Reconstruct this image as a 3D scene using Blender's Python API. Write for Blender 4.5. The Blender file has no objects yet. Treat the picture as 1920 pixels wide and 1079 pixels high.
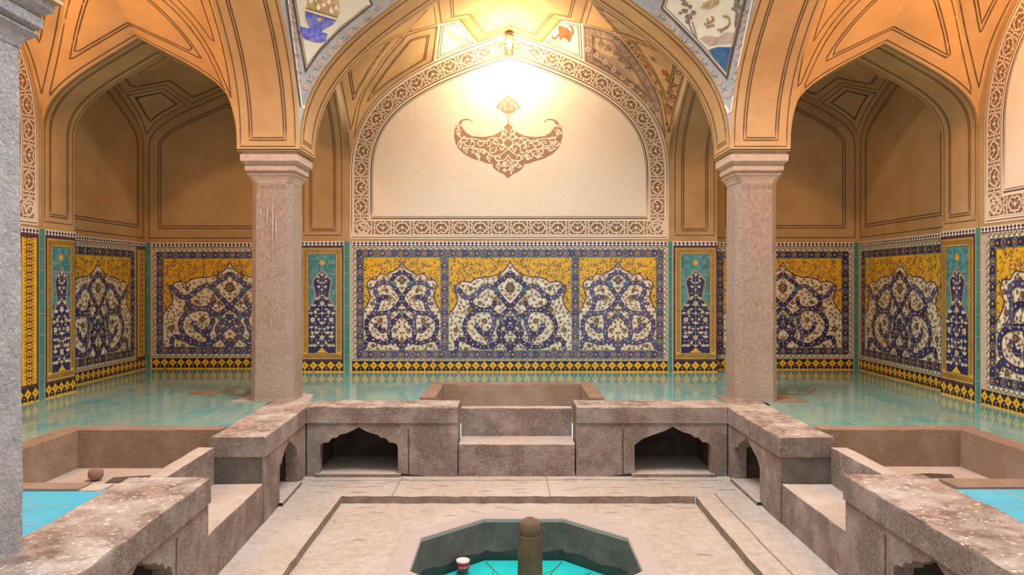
import bpy, math, random
from mathutils import Vector
from mathutils.bvhtree import BVHTree
from mathutils.geometry import tessellate_polygon
random.seed(7)
S = bpy.context.scene
COL = S.collection
V = Vector

# ------------------------------------------------------------------ camera, world, exposure
F = 1400.0                       # focal length in pixels of the 1920 wide frame
EYE = V((0, 0, 1.7))
cam = bpy.data.cameras.new('camera'); co = bpy.data.objects.new('camera', cam); COL.objects.link(co)
co.location = EYE; co.rotation_euler = (math.radians(90), 0, 0)
cam.sensor_width = 36; cam.lens = F * 36 / 1920; cam.shift_y = -11.5 / 1920
S.camera = co
S.view_settings.view_transform = 'Standard'; S.view_settings.look = 'None'
S.view_settings.gamma = 1; S.view_settings.use_curve_mapping = False
S.view_settings.exposure = 0.92
S.cycles.max_bounces = 8; S.cycles.diffuse_bounces = 5; S.cycles.sample_clamp_indirect = 6
w = bpy.data.worlds.new('world'); S.world = w; w.use_nodes = True
w.node_tree.nodes['Background'].inputs[0].default_value = (0.96, 0.98, 1.0, 1)
w.node_tree.nodes['Background'].inputs[1].default_value = 0.46

dl = bpy.data.lights.new('dome_daylight', 'AREA'); dl.shape = 'DISK'; dl.size = 2.6; dl.energy = 190; dl.color = (.98, .98, 1.0)
do = bpy.data.objects.new('dome_daylight', dl); COL.objects.link(do); do.location = (0.02, 4.7, 6.1)

def lamp_light(name, loc, energy, color, size, parent=None):
    l = bpy.data.lights.new(name, 'POINT'); l.energy = energy; l.color = color; l.shadow_soft_size = size
    o = bpy.data.objects.new(name, l); COL.objects.link(o); o.location = loc
    if parent: o.parent = parent
    return o

# ------------------------------------------------------------------ materials
MATS = {}
def mat(name, base, rough=.7, dark=None, scale=6, bump=0, bscale=60, spec=.5, mix2=None, s2=1.5, fac2=.5, emit=0, detail=6, stretch=None, fleck=None, fs=90, fa=.62, con=0):
    """base colour mottled towards 'dark' with noise; optional second colour with large noise; bump"""
    if name in MATS: return MATS[name]
    m = bpy.data.materials.new(name); m.use_nodes = True; nt = m.node_tree; N = nt.nodes; L = nt.links
    b = N['Principled BSDF']; b.inputs['Roughness'].default_value = rough
    b.inputs['Specular IOR Level'].default_value = spec
    tc = N.new('ShaderNodeTexCoord'); mp = N.new('ShaderNodeMapping'); L.new(tc.outputs['Object'], mp.inputs[0])
    if stretch: mp.inputs['Scale'].default_value = stretch
    def rgb(c): return (c[0], c[1], c[2], 1)
    def noise(sc, det=6, rgh=.6):
        n = N.new('ShaderNodeTexNoise'); n.inputs['Scale'].default_value = sc; n.inputs['Detail'].default_value = det
        n.inputs['Roughness'].default_value = rgh; L.new(mp.outputs[0], n.inputs['Vector']); return n
    def ramp(src, a, z):
        r = N.new('ShaderNodeMapRange'); r.inputs['From Min'].default_value = a; r.inputs['From Max'].default_value = z
        r.clamp = True; L.new(src, r.inputs['Value']); return r.outputs[0]
    def mixc(f, a, c):
        x = N.new('ShaderNodeMix'); x.data_type = 'RGBA'
        if hasattr(f, 'links'): L.new(f, x.inputs[0])
        else: x.inputs[0].default_value = f
        for k, q in ((6, a), (7, c)):
            if hasattr(q, 'links'): L.new(q, x.inputs[k])
            else: x.inputs[k].default_value = rgb(q)
        return x.outputs[2]
    cur = base
    if dark: cur = mixc(ramp(noise(scale, detail).outputs[0], *((.44, .58) if con else (.35, .68))), base, dark)
    if mix2:
        n = noise(s2, 8, .7).outputs[0]; cur = mixc(ramp(n, .5 - (1 - fac2) * .12 + .02, .5 + (1 - fac2) * .3), cur, mix2)
    if fleck: cur = mixc(ramp(noise(fs, 3, .7).outputs[0], fa, fa + .06), cur, fleck)
    if hasattr(cur, 'links'): L.new(cur, b.inputs['Base Color'])
    else: b.inputs['Base Color'].default_value = rgb(cur)
    if bump:
        bp = N.new('ShaderNodeBump'); bp.inputs['Strength'].default_value = bump; bp.inputs['Distance'].default_value = .02
        n = noise(bscale, 5, .65); L.new(n.outputs[0], bp.inputs['Height']); L.new(bp.outputs[0], b.inputs['Normal'])
    if emit:
        b.inputs['Emission Color'].default_value = rgb(base); b.inputs['Emission Strength'].default_value = emit
    MATS[name] = m; return m

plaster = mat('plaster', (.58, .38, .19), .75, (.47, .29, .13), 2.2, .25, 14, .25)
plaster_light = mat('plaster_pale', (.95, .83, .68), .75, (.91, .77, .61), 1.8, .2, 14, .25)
line = mat('dark_paint_line', (.085, .05, .03), .7, (.16, .09, .05), 9, spec=.2)
brown = mat('brown_incised_ground', (.24, .14, .085), .85, (.32, .20, .12), 12, spec=.2)
cream = mat('cream_relief', (.90, .76, .60), .75, (.84, .69, .52), 10, spec=.2)
stone = mat('grey_pink_stone', (.31, .24, .20), .85, (.19, .14, .115), 45, 1.1, 70, .3, mix2=(.50, .43, .385), s2=3.2, fac2=.35, fleck=(.68, .60, .54), fs=80, fa=.61)
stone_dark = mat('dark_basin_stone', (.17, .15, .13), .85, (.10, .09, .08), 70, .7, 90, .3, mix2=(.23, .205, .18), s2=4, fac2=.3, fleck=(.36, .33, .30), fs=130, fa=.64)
stone_warm = mat('brown_pink_stone', (.37, .25, .175), .85, (.26, .17, .115), 60, .8, 90, .3, mix2=(.47, .34, .26), s2=3, fac2=.3, fleck=(.58, .45, .35), fs=110, fa=.63)
stone_pale = mat('pale_stone', (.55, .45, .38), .8, (.42, .34, .28), 30, .6, 60, .3, mix2=(.60, .53, .47), s2=2, fac2=.4, fleck=(.36, .27, .22), fs=70, fa=.64)
coping_m = mat('worn_coping_stone', (.36, .25, .20), .55, (.20, .13, .10), 9, .9, 45, .45, mix2=(.72, .65, .58), s2=3.2, fac2=.25, fleck=(.80, .73, .65), fs=34, fa=.585, con=1)
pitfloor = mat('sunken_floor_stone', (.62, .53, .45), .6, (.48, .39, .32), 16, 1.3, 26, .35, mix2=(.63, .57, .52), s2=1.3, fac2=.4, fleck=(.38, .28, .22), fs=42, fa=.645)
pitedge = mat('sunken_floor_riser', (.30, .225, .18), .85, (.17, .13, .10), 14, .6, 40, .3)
coping_o = mat('pool_coping_stone', (.50, .43, .395), .8, (.43, .36, .33), 60, .4, 80, .3)
column_m = mat('column_stone', (.53, .41, .33), .85, (.38, .28, .22), 50, 1.1, 90, .3, mix2=(.55, .455, .40), s2=1.6, fac2=.3, stretch=(1, 1, .5), fleck=(.74, .62, .53), fs=90, fa=.63)
column_day = mat('column_stone_daylit', (.46, .46, .47), .85, (.32, .32, .34), 40, 1.2, 50, .3, mix2=(.58, .58, .59), s2=2.4, fac2=.4, fleck=(.74, .74, .74), fs=60, fa=.62)  # cool daylight on the near columns is put into this grey
capital_m = mat('capital_stone', (.58, .45, .36), .85, (.46, .35, .28), 20, .3, 60, .3)
cavity = mat('recess_shade_stone', (.12, .09, .07), .9, (.06, .045, .035), 8, .4, 20, .2)  # dark tone paints the shade inside niches, slots and grooves
grout = mat('pale_grout', (.62, .50, .38), .8, (.52, .41, .30), 20, spec=.3)
DU = (.50, .40, .28)
def tile(name, c, k=.25):
    d = tuple(c[i] * .72 for i in range(3))
    return mat(name, c, .22, d, 11, .12, 18, .5, mix2=tuple(c[i] * (1 - k) + DU[i] * k for i in range(3)), s2=2.3, fac2=.3)
t_yel = tile('yellow_glaze', (.90, .52, .03), .1); t_wht = tile('white_glaze', (.95, .87, .72), .10)
t_navy = tile('navy_glaze', (.022, .024, .125), .08); t_blue = tile('blue_glaze', (.06, .07, .24), .22)
t_turq = tile('turquoise_glaze', (.06, .33, .36), .15); t_teal = tile('teal_strip_glaze', (.055, .30, .27), .1)
t_blk = tile('black_glaze', (.03, .018, .014), .06); t_plum = tile('plum_outline_glaze', (.10, .035, .06), .1)
t_olive = tile('olive_leaf_glaze', (.22, .20, .045), .15); t_gold = tile('ochre_bloom_glaze', (.42, .24, .06), .2)
t_grn = tile('green_line_glaze', (.12, .25, .13), .2); t_lav = tile('lavender_glaze', (.48, .42, .50), .2)
t_brn = tile('brown_ring_glaze', (.20, .07, .02), .1); t_lime = tile('sage_glaze', (.42, .48, .30), .2)
blue_paint = mat('blue_grey_fresco', (.37, .38, .38), .8, (.30, .32, .34), 9, spec=.2, mix2=(.48, .46, .42), s2=5)
white_paint = mat('ivory_fresco', (.76, .69, .55), .8, (.66, .58, .43), 7, spec=.2)
pink_paint = mat('pink_bloom_fresco', (.60, .42, .33), .8, (.48, .34, .28), 20, spec=.2)
lapis = mat('lapis_fresco', (.08, .09, .55), .7, (.14, .17, .55), 25, spec=.2, mix2=(.32, .33, .55), s2=14)
gold_paint = mat('ochre_fresco', (.45, .28, .09), .8, (.62, .46, .25), 16, spec=.2)
sea = mat('sea_blue_fresco', (.035, .085, .21), .8, (.07, .17, .28), 30, spec=.2)
mauve = mat('mauve_fresco', (.38, .24, .20), .8, (.60, .46, .38), 14, spec=.2)
rust = mat('rust_fresco', (.28, .09, .04), .8, (.42, .18, .08), 20, spec=.2)
smoke = mat('dark_foliage_fresco', (.15, .12, .09), .8, (.3, .25, .18), 25, spec=.2)
fresco_brown = mat('faded_fresco_ground', (.40, .27, .18), .8, (.28, .18, .12), 8, spec=.2, mix2=(.55, .38, .24), s2=6)
fresco_warm = mat('amber_fresco_border', (.42, .24, .11), .8, (.30, .15, .07), 10, spec=.2)
fresco_grey = mat('smoky_fresco_border', (.26, .20, .18), .8, (.38, .27, .20), 10, spec=.2, mix2=(.45, .28, .18), s2=6)

def floor_tiles():
    m = bpy.data.materials.new('turquoise_floor_tile'); m.use_nodes = True; nt = m.node_tree; N = nt.nodes; L = nt.links
    b = N['Principled BSDF']
    tc = N.new('ShaderNodeTexCoord'); mp = N.new('ShaderNodeMapping'); L.new(tc.outputs['Object'], mp.inputs[0])
    mp.inputs['Rotation'].default_value = (0, 0, math.radians(90)); mp.inputs['Location'].default_value = (.02, .05, 0)
    br = N.new('ShaderNodeTexBrick'); L.new(mp.outputs[0], br.inputs['Vector'])
    br.offset = .5; br.inputs['Scale'].default_value = 1; br.inputs['Brick Width'].default_value = .34
    br.inputs['Row Height'].default_value = .245; br.inputs['Mortar Size'].default_value = .0045; br.inputs['Mortar Smooth'].default_value = .1
    br.inputs['Bias'].default_value = 0
    br.inputs['Color1'].default_value = (.09, .37, .38, 1); br.inputs['Color2'].default_value = (.23, .43, .38, 1)
    br.inputs['Mortar'].default_value = (.50, .50, .42, 1)
    n = N.new('ShaderNodeTexNoise'); n.inputs['Scale'].default_value = 1.1; n.inputs['Detail'].default_value = 6; L.new(tc.outputs['Object'], n.inputs[0])
    r = N.new('ShaderNodeMapRange'); r.inputs['From Min'].default_value = .42; r.inputs['From Max'].default_value = .7; L.new(n.outputs[0], r.inputs['Value'])
    mx = N.new('ShaderNodeMix'); mx.data_type = 'RGBA'; L.new(r.outputs[0], mx.inputs[0]); L.new(br.outputs['Color'], mx.inputs[6])
    mx.inputs[7].default_value = (.30, .40, .32, 1)
    # the tiles by the pit and in the front corners are a fresher sky blue
    L.new(mx.outputs[2], b.inputs['Base Color'])
    b.inputs['Roughness'].default_value = .10; b.inputs['Specular IOR Level'].default_value = .6
    bp = N.new('ShaderNodeBump'); bp.inputs['Strength'].default_value = .25; bp.inputs['Distance'].default_value = .004
    n2 = N.new('ShaderNodeTexNoise'); n2.inputs['Scale'].default_value = 5; L.new(tc.outputs['Object'], n2.inputs[0])
    L.new(n2.outputs[0], bp.inputs['Height']); L.new(bp.outputs[0], b.inputs['Normal'])
    return m
floor_tile = floor_tiles()
pool_tile = mat('pool_turquoise_tile', (.03, .62, .60), .3, (.05, .68, .66), 5, spec=.4)
sky_tile = mat('sky_blue_tile', (.07, .48, .70), .18, (.11, .55, .74), 5, .15, 6, .5)

def water_mat():
    m = bpy.data.materials.new('still_water'); m.use_nodes = True; nt = m.node_tree; N = nt.nodes; L = nt.links
    N.remove(N['Principled BSDF']); out = N['Material Output']
    t = N.new('ShaderNodeBsdfTransparent'); t.inputs[0].default_value = (.78, .97, .97, 1)
    g = N.new('ShaderNodeBsdfGlossy'); g.inputs['Roughness'].default_value = .04
    fr = N.new('ShaderNodeFresnel'); fr.inputs['IOR'].default_value = 1.33
    bp = N.new('ShaderNodeBump'); bp.inputs['Strength'].default_value = .15; bp.inputs['Distance'].default_value = .01
    n = N.new('ShaderNodeTexNoise'); n.inputs['Scale'].default_value = 12; L.new(n.outputs[0], bp.inputs['Height'])
    L.new(bp.outputs[0], g.inputs['Normal']); L.new(bp.outputs[0], fr.inputs['Normal'])
    x = N.new('ShaderNodeMixShader'); L.new(fr.outputs[0], x.inputs[0]); L.new(t.outputs[0], x.inputs[1]); L.new(g.outputs[0], x.inputs[2])
    L.new(x.outputs[0], out.inputs['Surface']); return m

# ------------------------------------------------------------------ mesh builder
class MB:
    def __init__(s): s.v = []; s.f = []; s.m = []; s.mats = []; s.smooth = []
    def mi(s, m):
        if m not in s.mats: s.mats.append(m)
        return s.mats.index(m)
    def face(s, pts, m, smooth=False):
        i = len(s.v); s.v.extend([tuple(p) for p in pts]); s.f.append(tuple(range(i, i + len(pts)))); s.m.append(s.mi(m)); s.smooth.append(smooth)
    def grid(s, rows, m, smooth=True, close=False):
        i = len(s.v); n = len(rows[0])
        for r in rows: s.v.extend([tuple(p) for p in r])
        k = s.mi(m)
        for a in range(len(rows) - 1):
            for b in range(n if close else n - 1):
                c = (b + 1) % n
                s.f.append((i + a * n + b, i + a * n + c, i + (a + 1) * n + c, i + (a + 1) * n + b)); s.m.append(k); s.smooth.append(smooth)
    def box(s, x0, x1, y0, y1, z0, z1, m, top=None, M=None):
        P = [(x0, y0, z0), (x1, y0, z0), (x1, y1, z0), (x0, y1, z0), (x0, y0, z1), (x1, y0, z1), (x1, y1, z1), (x0, y1, z1)]
        if M: P = [tuple(M(*p)) for p in P]
        for q, f in enumerate(((0, 3, 2, 1), (4, 5, 6, 7), (0, 1, 5, 4), (1, 2, 6, 5), (2, 3, 7, 6), (3, 0, 4, 7))):
            s.face([P[k] for k in f], top if (top and q == 1) else m)
    def rough_box(s, x0, x1, y0, y1, z0, z1, m, top=None, M=None, step=.09, j=.004, ch=.008):
        """box with chamfered, slightly irregular worn edges, long axis x (in local coords)"""
        n = max(2, int(abs(x1 - x0) / step)); rows = []
        prof = [(y0, z0), (y0, z1 - ch), (y0 + ch * .4, z1 - ch * .3), (y0 + ch, z1), ((y0 + y1) / 2, z1), (y1 - ch, z1), (y1, z1 - ch), (y1, z0)]
        for k in range(n + 1):
            x = x0 + (x1 - x0) * k / n
            r = []
            for q, (y, z) in enumerate(prof):
                jj = j if q in (1, 2, 3, 5, 6) else j * .3
                r.append((x, y + random.uniform(-jj, jj), z + random.uniform(-jj, jj) * (1 if q > 0 and q < 7 else 0)))
            rows.append([M(*p) if M else p for p in r])
        i = len(s.v); npf = len(prof)
        for r in rows: s.v.extend([tuple(p) for p in r])
        a, b = s.mi(m), s.mi(top or m)
        for k in range(n):
            for q in range(npf - 1):
                s.f.append((i + k * npf + q, i + k * npf + q + 1, i + (k + 1) * npf + q + 1, i + (k + 1) * npf + q)); s.m.append(b if q in (2, 3, 4, 5) else a); s.smooth.append(False)
        s.face(rows[0], m); s.face(list(reversed(rows[-1])), m)
        s.face([rows[0][0], rows[-1][0], rows[-1][-1], rows[0][-1]], m)
    def prism(s, poly, d, m, cap=True, side=None):
        """poly: list of 3D points, extruded by vector d"""
        d = V(d); P = [V(p) for p in poly]; Q = [p + d for p in P]; n = len(P)
        tri = tessellate_polygon([P])
        for t in tri:
            s.face([P[k] for k in t], m)
            if cap: s.face([Q[k] for k in reversed(t)], m)
        for k in range(n): s.face([P[k], P[(k + 1) % n], Q[(k + 1) % n], Q[k]], side or m)
    def lathe(s, prof, c, m, n=24, a0=0):
        rows = [[(c[0] + r * math.cos(a0 + 2 * math.pi * k / n), c[1] + r * math.sin(a0 + 2 * math.pi * k / n), z) for k in range(n)] for r, z in prof]
        s.grid(rows, m, True, True)
    def bvh(s): return BVHTree.FromPolygons([V(p) for p in s.v], s.f)
    def build(s, name, parent=None, loc=None):
        me = bpy.data.meshes.new(name); me.from_pydata(s.v, [], s.f)
        for m in s.mats: me.materials.append(m)
        me.polygons.foreach_set('material_index', s.m); me.polygons.foreach_set('use_smooth', s.smooth); me.update()
        o = bpy.data.objects.new(name, me); COL.objects.link(o)
        if parent:
            o.parent = parent; o.matrix_parent_inverse = parent.matrix_world.inverted() if False else o.matrix_parent_inverse
            if parent.location.length > 0:
                l = parent.location
                me.vertices.foreach_set('co', [c for p in s.v for c in (p[0] - l.x, p[1] - l.y, p[2] - l.z)]); me.update()
        return o

def root(name, loc, label, cat, group=None):
    o = bpy.data.objects.new(name, None); COL.objects.link(o); o.location = loc; o.empty_display_size = .1
    o['label'] = label; o['category'] = cat
    if group: o['group'] = group
    return o
def tag(o, label, cat, group=None):
    o['label'] = label; o['category'] = cat
    if group: o['group'] = group
    return o
def struct(o): o['kind'] = 'structure'; return o
def lab(o, l): o['label'] = l; return o

# ------------------------------------------------------------------ curves
def bez(p0, p1, p2, p3, t):
    a = 1 - t; return tuple(a**3 * p0[k] + 3 * a * a * t * p1[k] + 3 * a * t * t * p2[k] + t**3 * p3[k] for k in range(2))
def half_arch(h, z0, rise, c1=(1, .45), c2=(.62, .62), n=18):
    """(offset from centre, z) from springing to apex of a four-centred arch"""
    return [(x * h, z0 + z * rise) for x, z in (bez((1, 0), c1, c2, (0, 1), k / n) for k in range(n + 1))]
def full_arch(h, z0, rise, **k):
    a = half_arch(h, z0, rise, **k); return [(-x, z) for x, z in a] + [(x, z) for x, z in reversed(a[:-1])]
def smooth(pts, n=6, closed=False):
    """Catmull-Rom through points (any dimension)"""
    P = [tuple(p) for p in pts]; N = len(P); out = []
    for i in range(N if closed else N - 1):
        g = (lambda k: P[k % N]) if closed else (lambda k: P[max(0, min(N - 1, k))])
        a, b, c, d = g(i - 1), g(i), g(i + 1), g(i + 2)
        for k in range(n):
            t = k / n
            out.append(tuple(.5 * (2 * b[q] + (c[q] - a[q]) * t + (2 * a[q] - 5 * b[q] + 4 * c[q] - d[q]) * t * t + (3 * b[q] - a[q] - 3 * c[q] + d[q]) * t**3) for q in range(len(b))))
    if not closed: out.append(P[-1])
    return out
def resample(P, n):
    P = [V(p) for p in P]; L = [0]
    for a, b in zip(P, P[1:]): L.append(L[-1] + (b - a).length)
    out = []; j = 0
    for k in range(n + 1):
        t = L[-1] * k / n
        while j < len(P) - 2 and L[j + 1] < t: j += 1
        d = L[j + 1] - L[j]; out.append(P[j].lerp(P[j + 1], (t - L[j]) / d if d > 1e-9 else 0))
    return out

# ------------------------------------------------------------------ painting on surfaces
def ribbon(mb, pts, nrm, w, m, off=.003, closed=False):
    n = len(pts)
    if n < 2: return
    L, R = [], []
    for k in range(n):
        a = pts[(k - 1) % n] if (closed or k > 0) else pts[k]
        b = pts[(k + 1) % n] if (closed or k < n - 1) else pts[k]
        t = b - a
        if t.length < 1e-9: t = V((1, 0, 0))
        t.normalize(); s = nrm[k].cross(t)
        if s.length < 1e-9: s = V((0, 0, 1))
        s.normalize(); sc = 1.0
        if (closed or 0 < k < n - 1):
            t2 = (b - pts[k]).normalized() if (b - pts[k]).length > 1e-9 else t
            c = max(.45, abs(t.dot(t2))); sc = 1 / c
        p = pts[k] + nrm[k] * off
        L.append(p + s * w * .5 * sc); R.append(p - s * w * .5 * sc)
    if closed: L.append(L[0]); R.append(R[0])
    mb.grid([L, R], m, False)
def cast_px(bvh, x, y):
    d = V(((x - 960) / F, 1, -(y - 528) / F)).normalized()
    h = bvh.ray_cast(EYE, d)
    if h[0] is None: return None
    n = h[1] if h[1].dot(d) < 0 else -h[1]
    return h[0], n
def pxline(mb, bvh, pts, w, m, off=.003, step=5, closed=False):
    """paint a line on the surface where it is seen through these pixels of the photograph"""
    if closed: pts = list(pts) + [pts[0]]
    dense = []
    for a, b in zip(pts, pts[1:]):
        n = max(1, int(math.hypot(b[0] - a[0], b[1] - a[1]) / step))
        dense += [(a[0] + (b[0] - a[0]) * k / n, a[1] + (b[1] - a[1]) * k / n) for k in range(n)]
    dense.append(pts[-1]); run, nr = [], []
    for x, y in dense:
        h = cast_px(bvh, x, y)
        if h is None or (run and (h[0] - run[-1]).length > .3):
            ribbon(mb, run, nr, w, m, off); run, nr = [], []
        if h: run.append(h[0]); nr.append(h[1])
    ribbon(mb, run, nr, w, m, off)
def pxfill(mb, bvh, poly, m, off=.002, maxe=14):
    P = [V((p[0], p[1], 0)) for p in poly]
    def rec(t, d=0):
        e = max((t[0] - t[1]).length, (t[1] - t[2]).length, (t[2] - t[0]).length)
        if e > maxe and d < 8:
            k = max(range(3), key=lambda q: (t[q] - t[(q + 1) % 3]).length)
            a, b, c = t[k], t[(k + 1) % 3], t[(k + 2) % 3]; mid = (a + b) / 2
            rec((a, mid, c), d + 1); rec((mid, b, c), d + 1); return
        H = [cast_px(bvh, p.x, p.y) for p in t]
        if all(H) and max((H[0][0] - H[1][0]).length, (H[1][0] - H[2][0]).length) < .6:
            mb.face([h[0] + h[1] * off for h in H], m)
    for t in tessellate_polygon([P]): rec([P[k] for k in t])
def despike(Q):
    for _ in range(4):
        n = len(Q); R = []
        for k in range(n):
            a, b, c = V(Q[k - 1]), V(Q[k]), V(Q[(k + 1) % n]); e, f = b - a, c - b
            if e.length > 1e-9 and f.length > 1e-9 and e.normalized().dot(f.normalized()) > -.8: R.append(Q[k])
        if len(R) == n or len(R) < 4: break
        Q = R
    return Q
def inset_loop(P, d):
    """P: list of 2D points (closed). Inward offset by d; drops what gets too close"""
    n = len(P); A = sum(P[k][0] * P[(k + 1) % n][1] - P[(k + 1) % n][0] * P[k][1] for k in range(n)); sg = 1 if A > 0 else -1
    out = []
    for k in range(n):
        a, b, c = P[k - 1], P[k], P[(k + 1) % n]
        e1 = V((b[0] - a[0], b[1] - a[1])); e2 = V((c[0] - b[0], c[1] - b[1]))
        if e1.length < 1e-7 or e2.length < 1e-7: continue
        n1 = V((-e1.y, e1.x)).normalized() * sg; n2 = V((-e2.y, e2.x)).normalized() * sg
        cr = 1 + n1.dot(n2)
        if cr < .02: continue
        q = V(b) + (n1 + n2) / cr * d
        ok = inside((q.x, q.y), P)
        for j in range(n):
            s, t = V(P[j]), V(P[(j + 1) % n]); e = t - s
            u = max(0, min(1, (q - s).dot(e) / max(e.length_squared, 1e-12)))
            if (s + e * u - q).length < d * .985: ok = False; break
        if ok: out.append((q.x, q.y))
    return out
def outline(mb, bvh, loop, insets, inner, m=None, off=.003, spike=False, cb=None):
    """painted outlines following the edge of a facet; loop 3D boundary; inner: point on the room side"""
    loop = [p for k, p in enumerate(loop) if (p - loop[k - 1]).length > 1e-4]
    c = sum(loop, V()) / len(loop); nn = V()
    for k in range(len(loop)): nn += (loop[k - 1] - c).cross(loop[k] - c)
    nn.normalize()
    if nn.dot(V(inner) - c) < 0: nn = -nn
    ax = nn.orthogonal().normalized(); ay = nn.cross(ax)
    P = [((p - c).dot(ax), (p - c).dot(ay)) for p in loop]
    for d, w in insets:
        Q = inset_loop(P, d)
        if spike: Q = despike(Q)
        if len(Q) < 3: continue
        per = []
        for a, b in zip(Q, Q[1:] + Q[:1]):
            L = math.hypot(b[0] - a[0], b[1] - a[1]); n = max(1, int(L / .05))
            per += [(a[0] + (b[0] - a[0]) * k / n, a[1] + (b[1] - a[1]) * k / n) for k in range(n)]
        per.append(per[0]); run, nr = [], []
        for x, y in per:
            p = c + ax * x + ay * y + nn * 1.0
            h = bvh.ray_cast(p, -nn, 2.2)
            if h[0] is None:
                (cb or ribbon)(mb, run, nr, w, m or line, off); run, nr = [], []; continue
            n_ = h[1] if h[1].dot(nn) > 0 else -h[1]; run.append(h[0]); nr.append(n_)
        (cb or ribbon)(mb, run, nr, w, m or line, off)

class Canvas:
    """flat or bent drawing surface: fn(u, v, h) -> point"""
    K = 0
    def __init__(s, mb, fn): s.mb = mb; s.fn = fn
    def P(s, p, l): return s.fn(p[0], p[1], l * .0009 + (Canvas.K % 11) * 6e-5)
    def poly(s, pts, m, l=1):
        Canvas.K += 1
        if len(pts) <= 4: s.mb.face([s.P(p, l) for p in pts], m); return
        for t in tessellate_polygon([[V((p[0], p[1], 0)) for p in pts]]): s.mb.face([s.P(pts[k], l) for k in t], m)
    def conv(s, pts, m, l=1): Canvas.K += 1; s.mb.face([s.P(p, l) for p in pts], m)
    def rect(s, x0, y0, x1, y1, m, l=1): s.conv([(x0, y0), (x1, y0), (x1, y1), (x0, y1)], m, l)
    def disc(s, x, y, r, m, l=1, n=8, a=0, rx=1): s.conv([(x + r * rx * math.cos(a + 2 * math.pi * k / n), y + r * math.sin(a + 2 * math.pi * k / n)) for k in range(n)], m, l)
    def star(s, x, y, r, m, l=1, n=5, ri=.5, a=0):
        pts = []
        for k in range(2 * n):
            q = r if k % 2 == 0 else r * ri; t = a + math.pi * k / n
            pts.append((x + q * math.cos(t), y + q * math.sin(t)))
        s.poly(pts, m, l)
    def line(s, pts, w, m, l=1, closed=False, taper=False):
        n = len(pts)
        if n < 2: return
        Canvas.K += 1; l0 = l
        A, B = [], []
        for k in range(n):
            l = l0 + .17 * k / n; a = pts[(k - 1) % n] if (closed or k > 0) else pts[k]; b = pts[(k + 1) % n] if (closed or k < n - 1) else pts[k]
            tx, ty = b[0] - a[0], b[1] - a[1]; q = math.hypot(tx, ty) or 1
            ww = w * .5
            if taper: ww *= min(1, 1.15 - k / (n - 1)) if taper == 1 else (.25 + .75 * math.sin(math.pi * k / (n - 1)))
            nx, ny = -ty / q * ww, tx / q * ww
            A.append(s.P((pts[k][0] + nx, pts[k][1] + ny), l)); B.append(s.P((pts[k][0] - nx, pts[k][1] - ny), l))
        if closed: A.append(A[0]); B.append(B[0])
        s.mb.grid([A, B], m, False)
    def ring(s, x, y, r, w, m, l=1, n=10): s.line([(x + r * math.cos(2 * math.pi * k / n), y + r * math.sin(2 * math.pi * k / n)) for k in range(n)], w, m, l, True)
    def leaf(s, x, y, a, L, W, m, l=1):
        c, q = math.cos(a), math.sin(a)
        s.conv([(x, y), (x + c * L * .45 - q * W, y + q * L * .45 + c * W), (x + c * L, y + q * L), (x + c * L * .45 + q * W, y + q * L * .45 - c * W)], m, l)
def inside(p, poly):
    x, y = p[:2]; r = False; n = len(poly)
    for k in range(n):
        a, b = poly[k - 1], poly[k]
        if (a[1] > y) != (b[1] > y) and x < (b[0] - a[0]) * (y - a[1]) / (b[1] - a[1]) + a[0]: r = not r
    return r

# ------------------------------------------------------------------ plan of the bath house (metres; y = away from the camera)
U = .6; ZD = 2.185                                   # raised floor level, top of the tiled dado
CLX = (-2.47, -1.91); CRX = (1.96, 2.50)             # plaster blocks above the columns
YF, YB, YN0, YN1 = 6.70, 7.25, 2.62, 3.18
WL, WR, NL, NR = -4.37, 4.22, -4.62, 4.32            # side wall planes and their corner recesses
WB, NBL, NBR = 9.06, 9.40, 9.30                      # back wall plane and its corner recesses
PBL = (-2.56, -2.03); PBR = (1.94, 2.49)             # piers on the back wall
PYL = (6.94, 7.45); PYR = (6.75, 7.32)               # piers on the side walls
LUN = dict(c1=(1, .55), c2=(.65, .75)); CEN = dict(c1=(1, .40), c2=(.62, .62))

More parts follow.
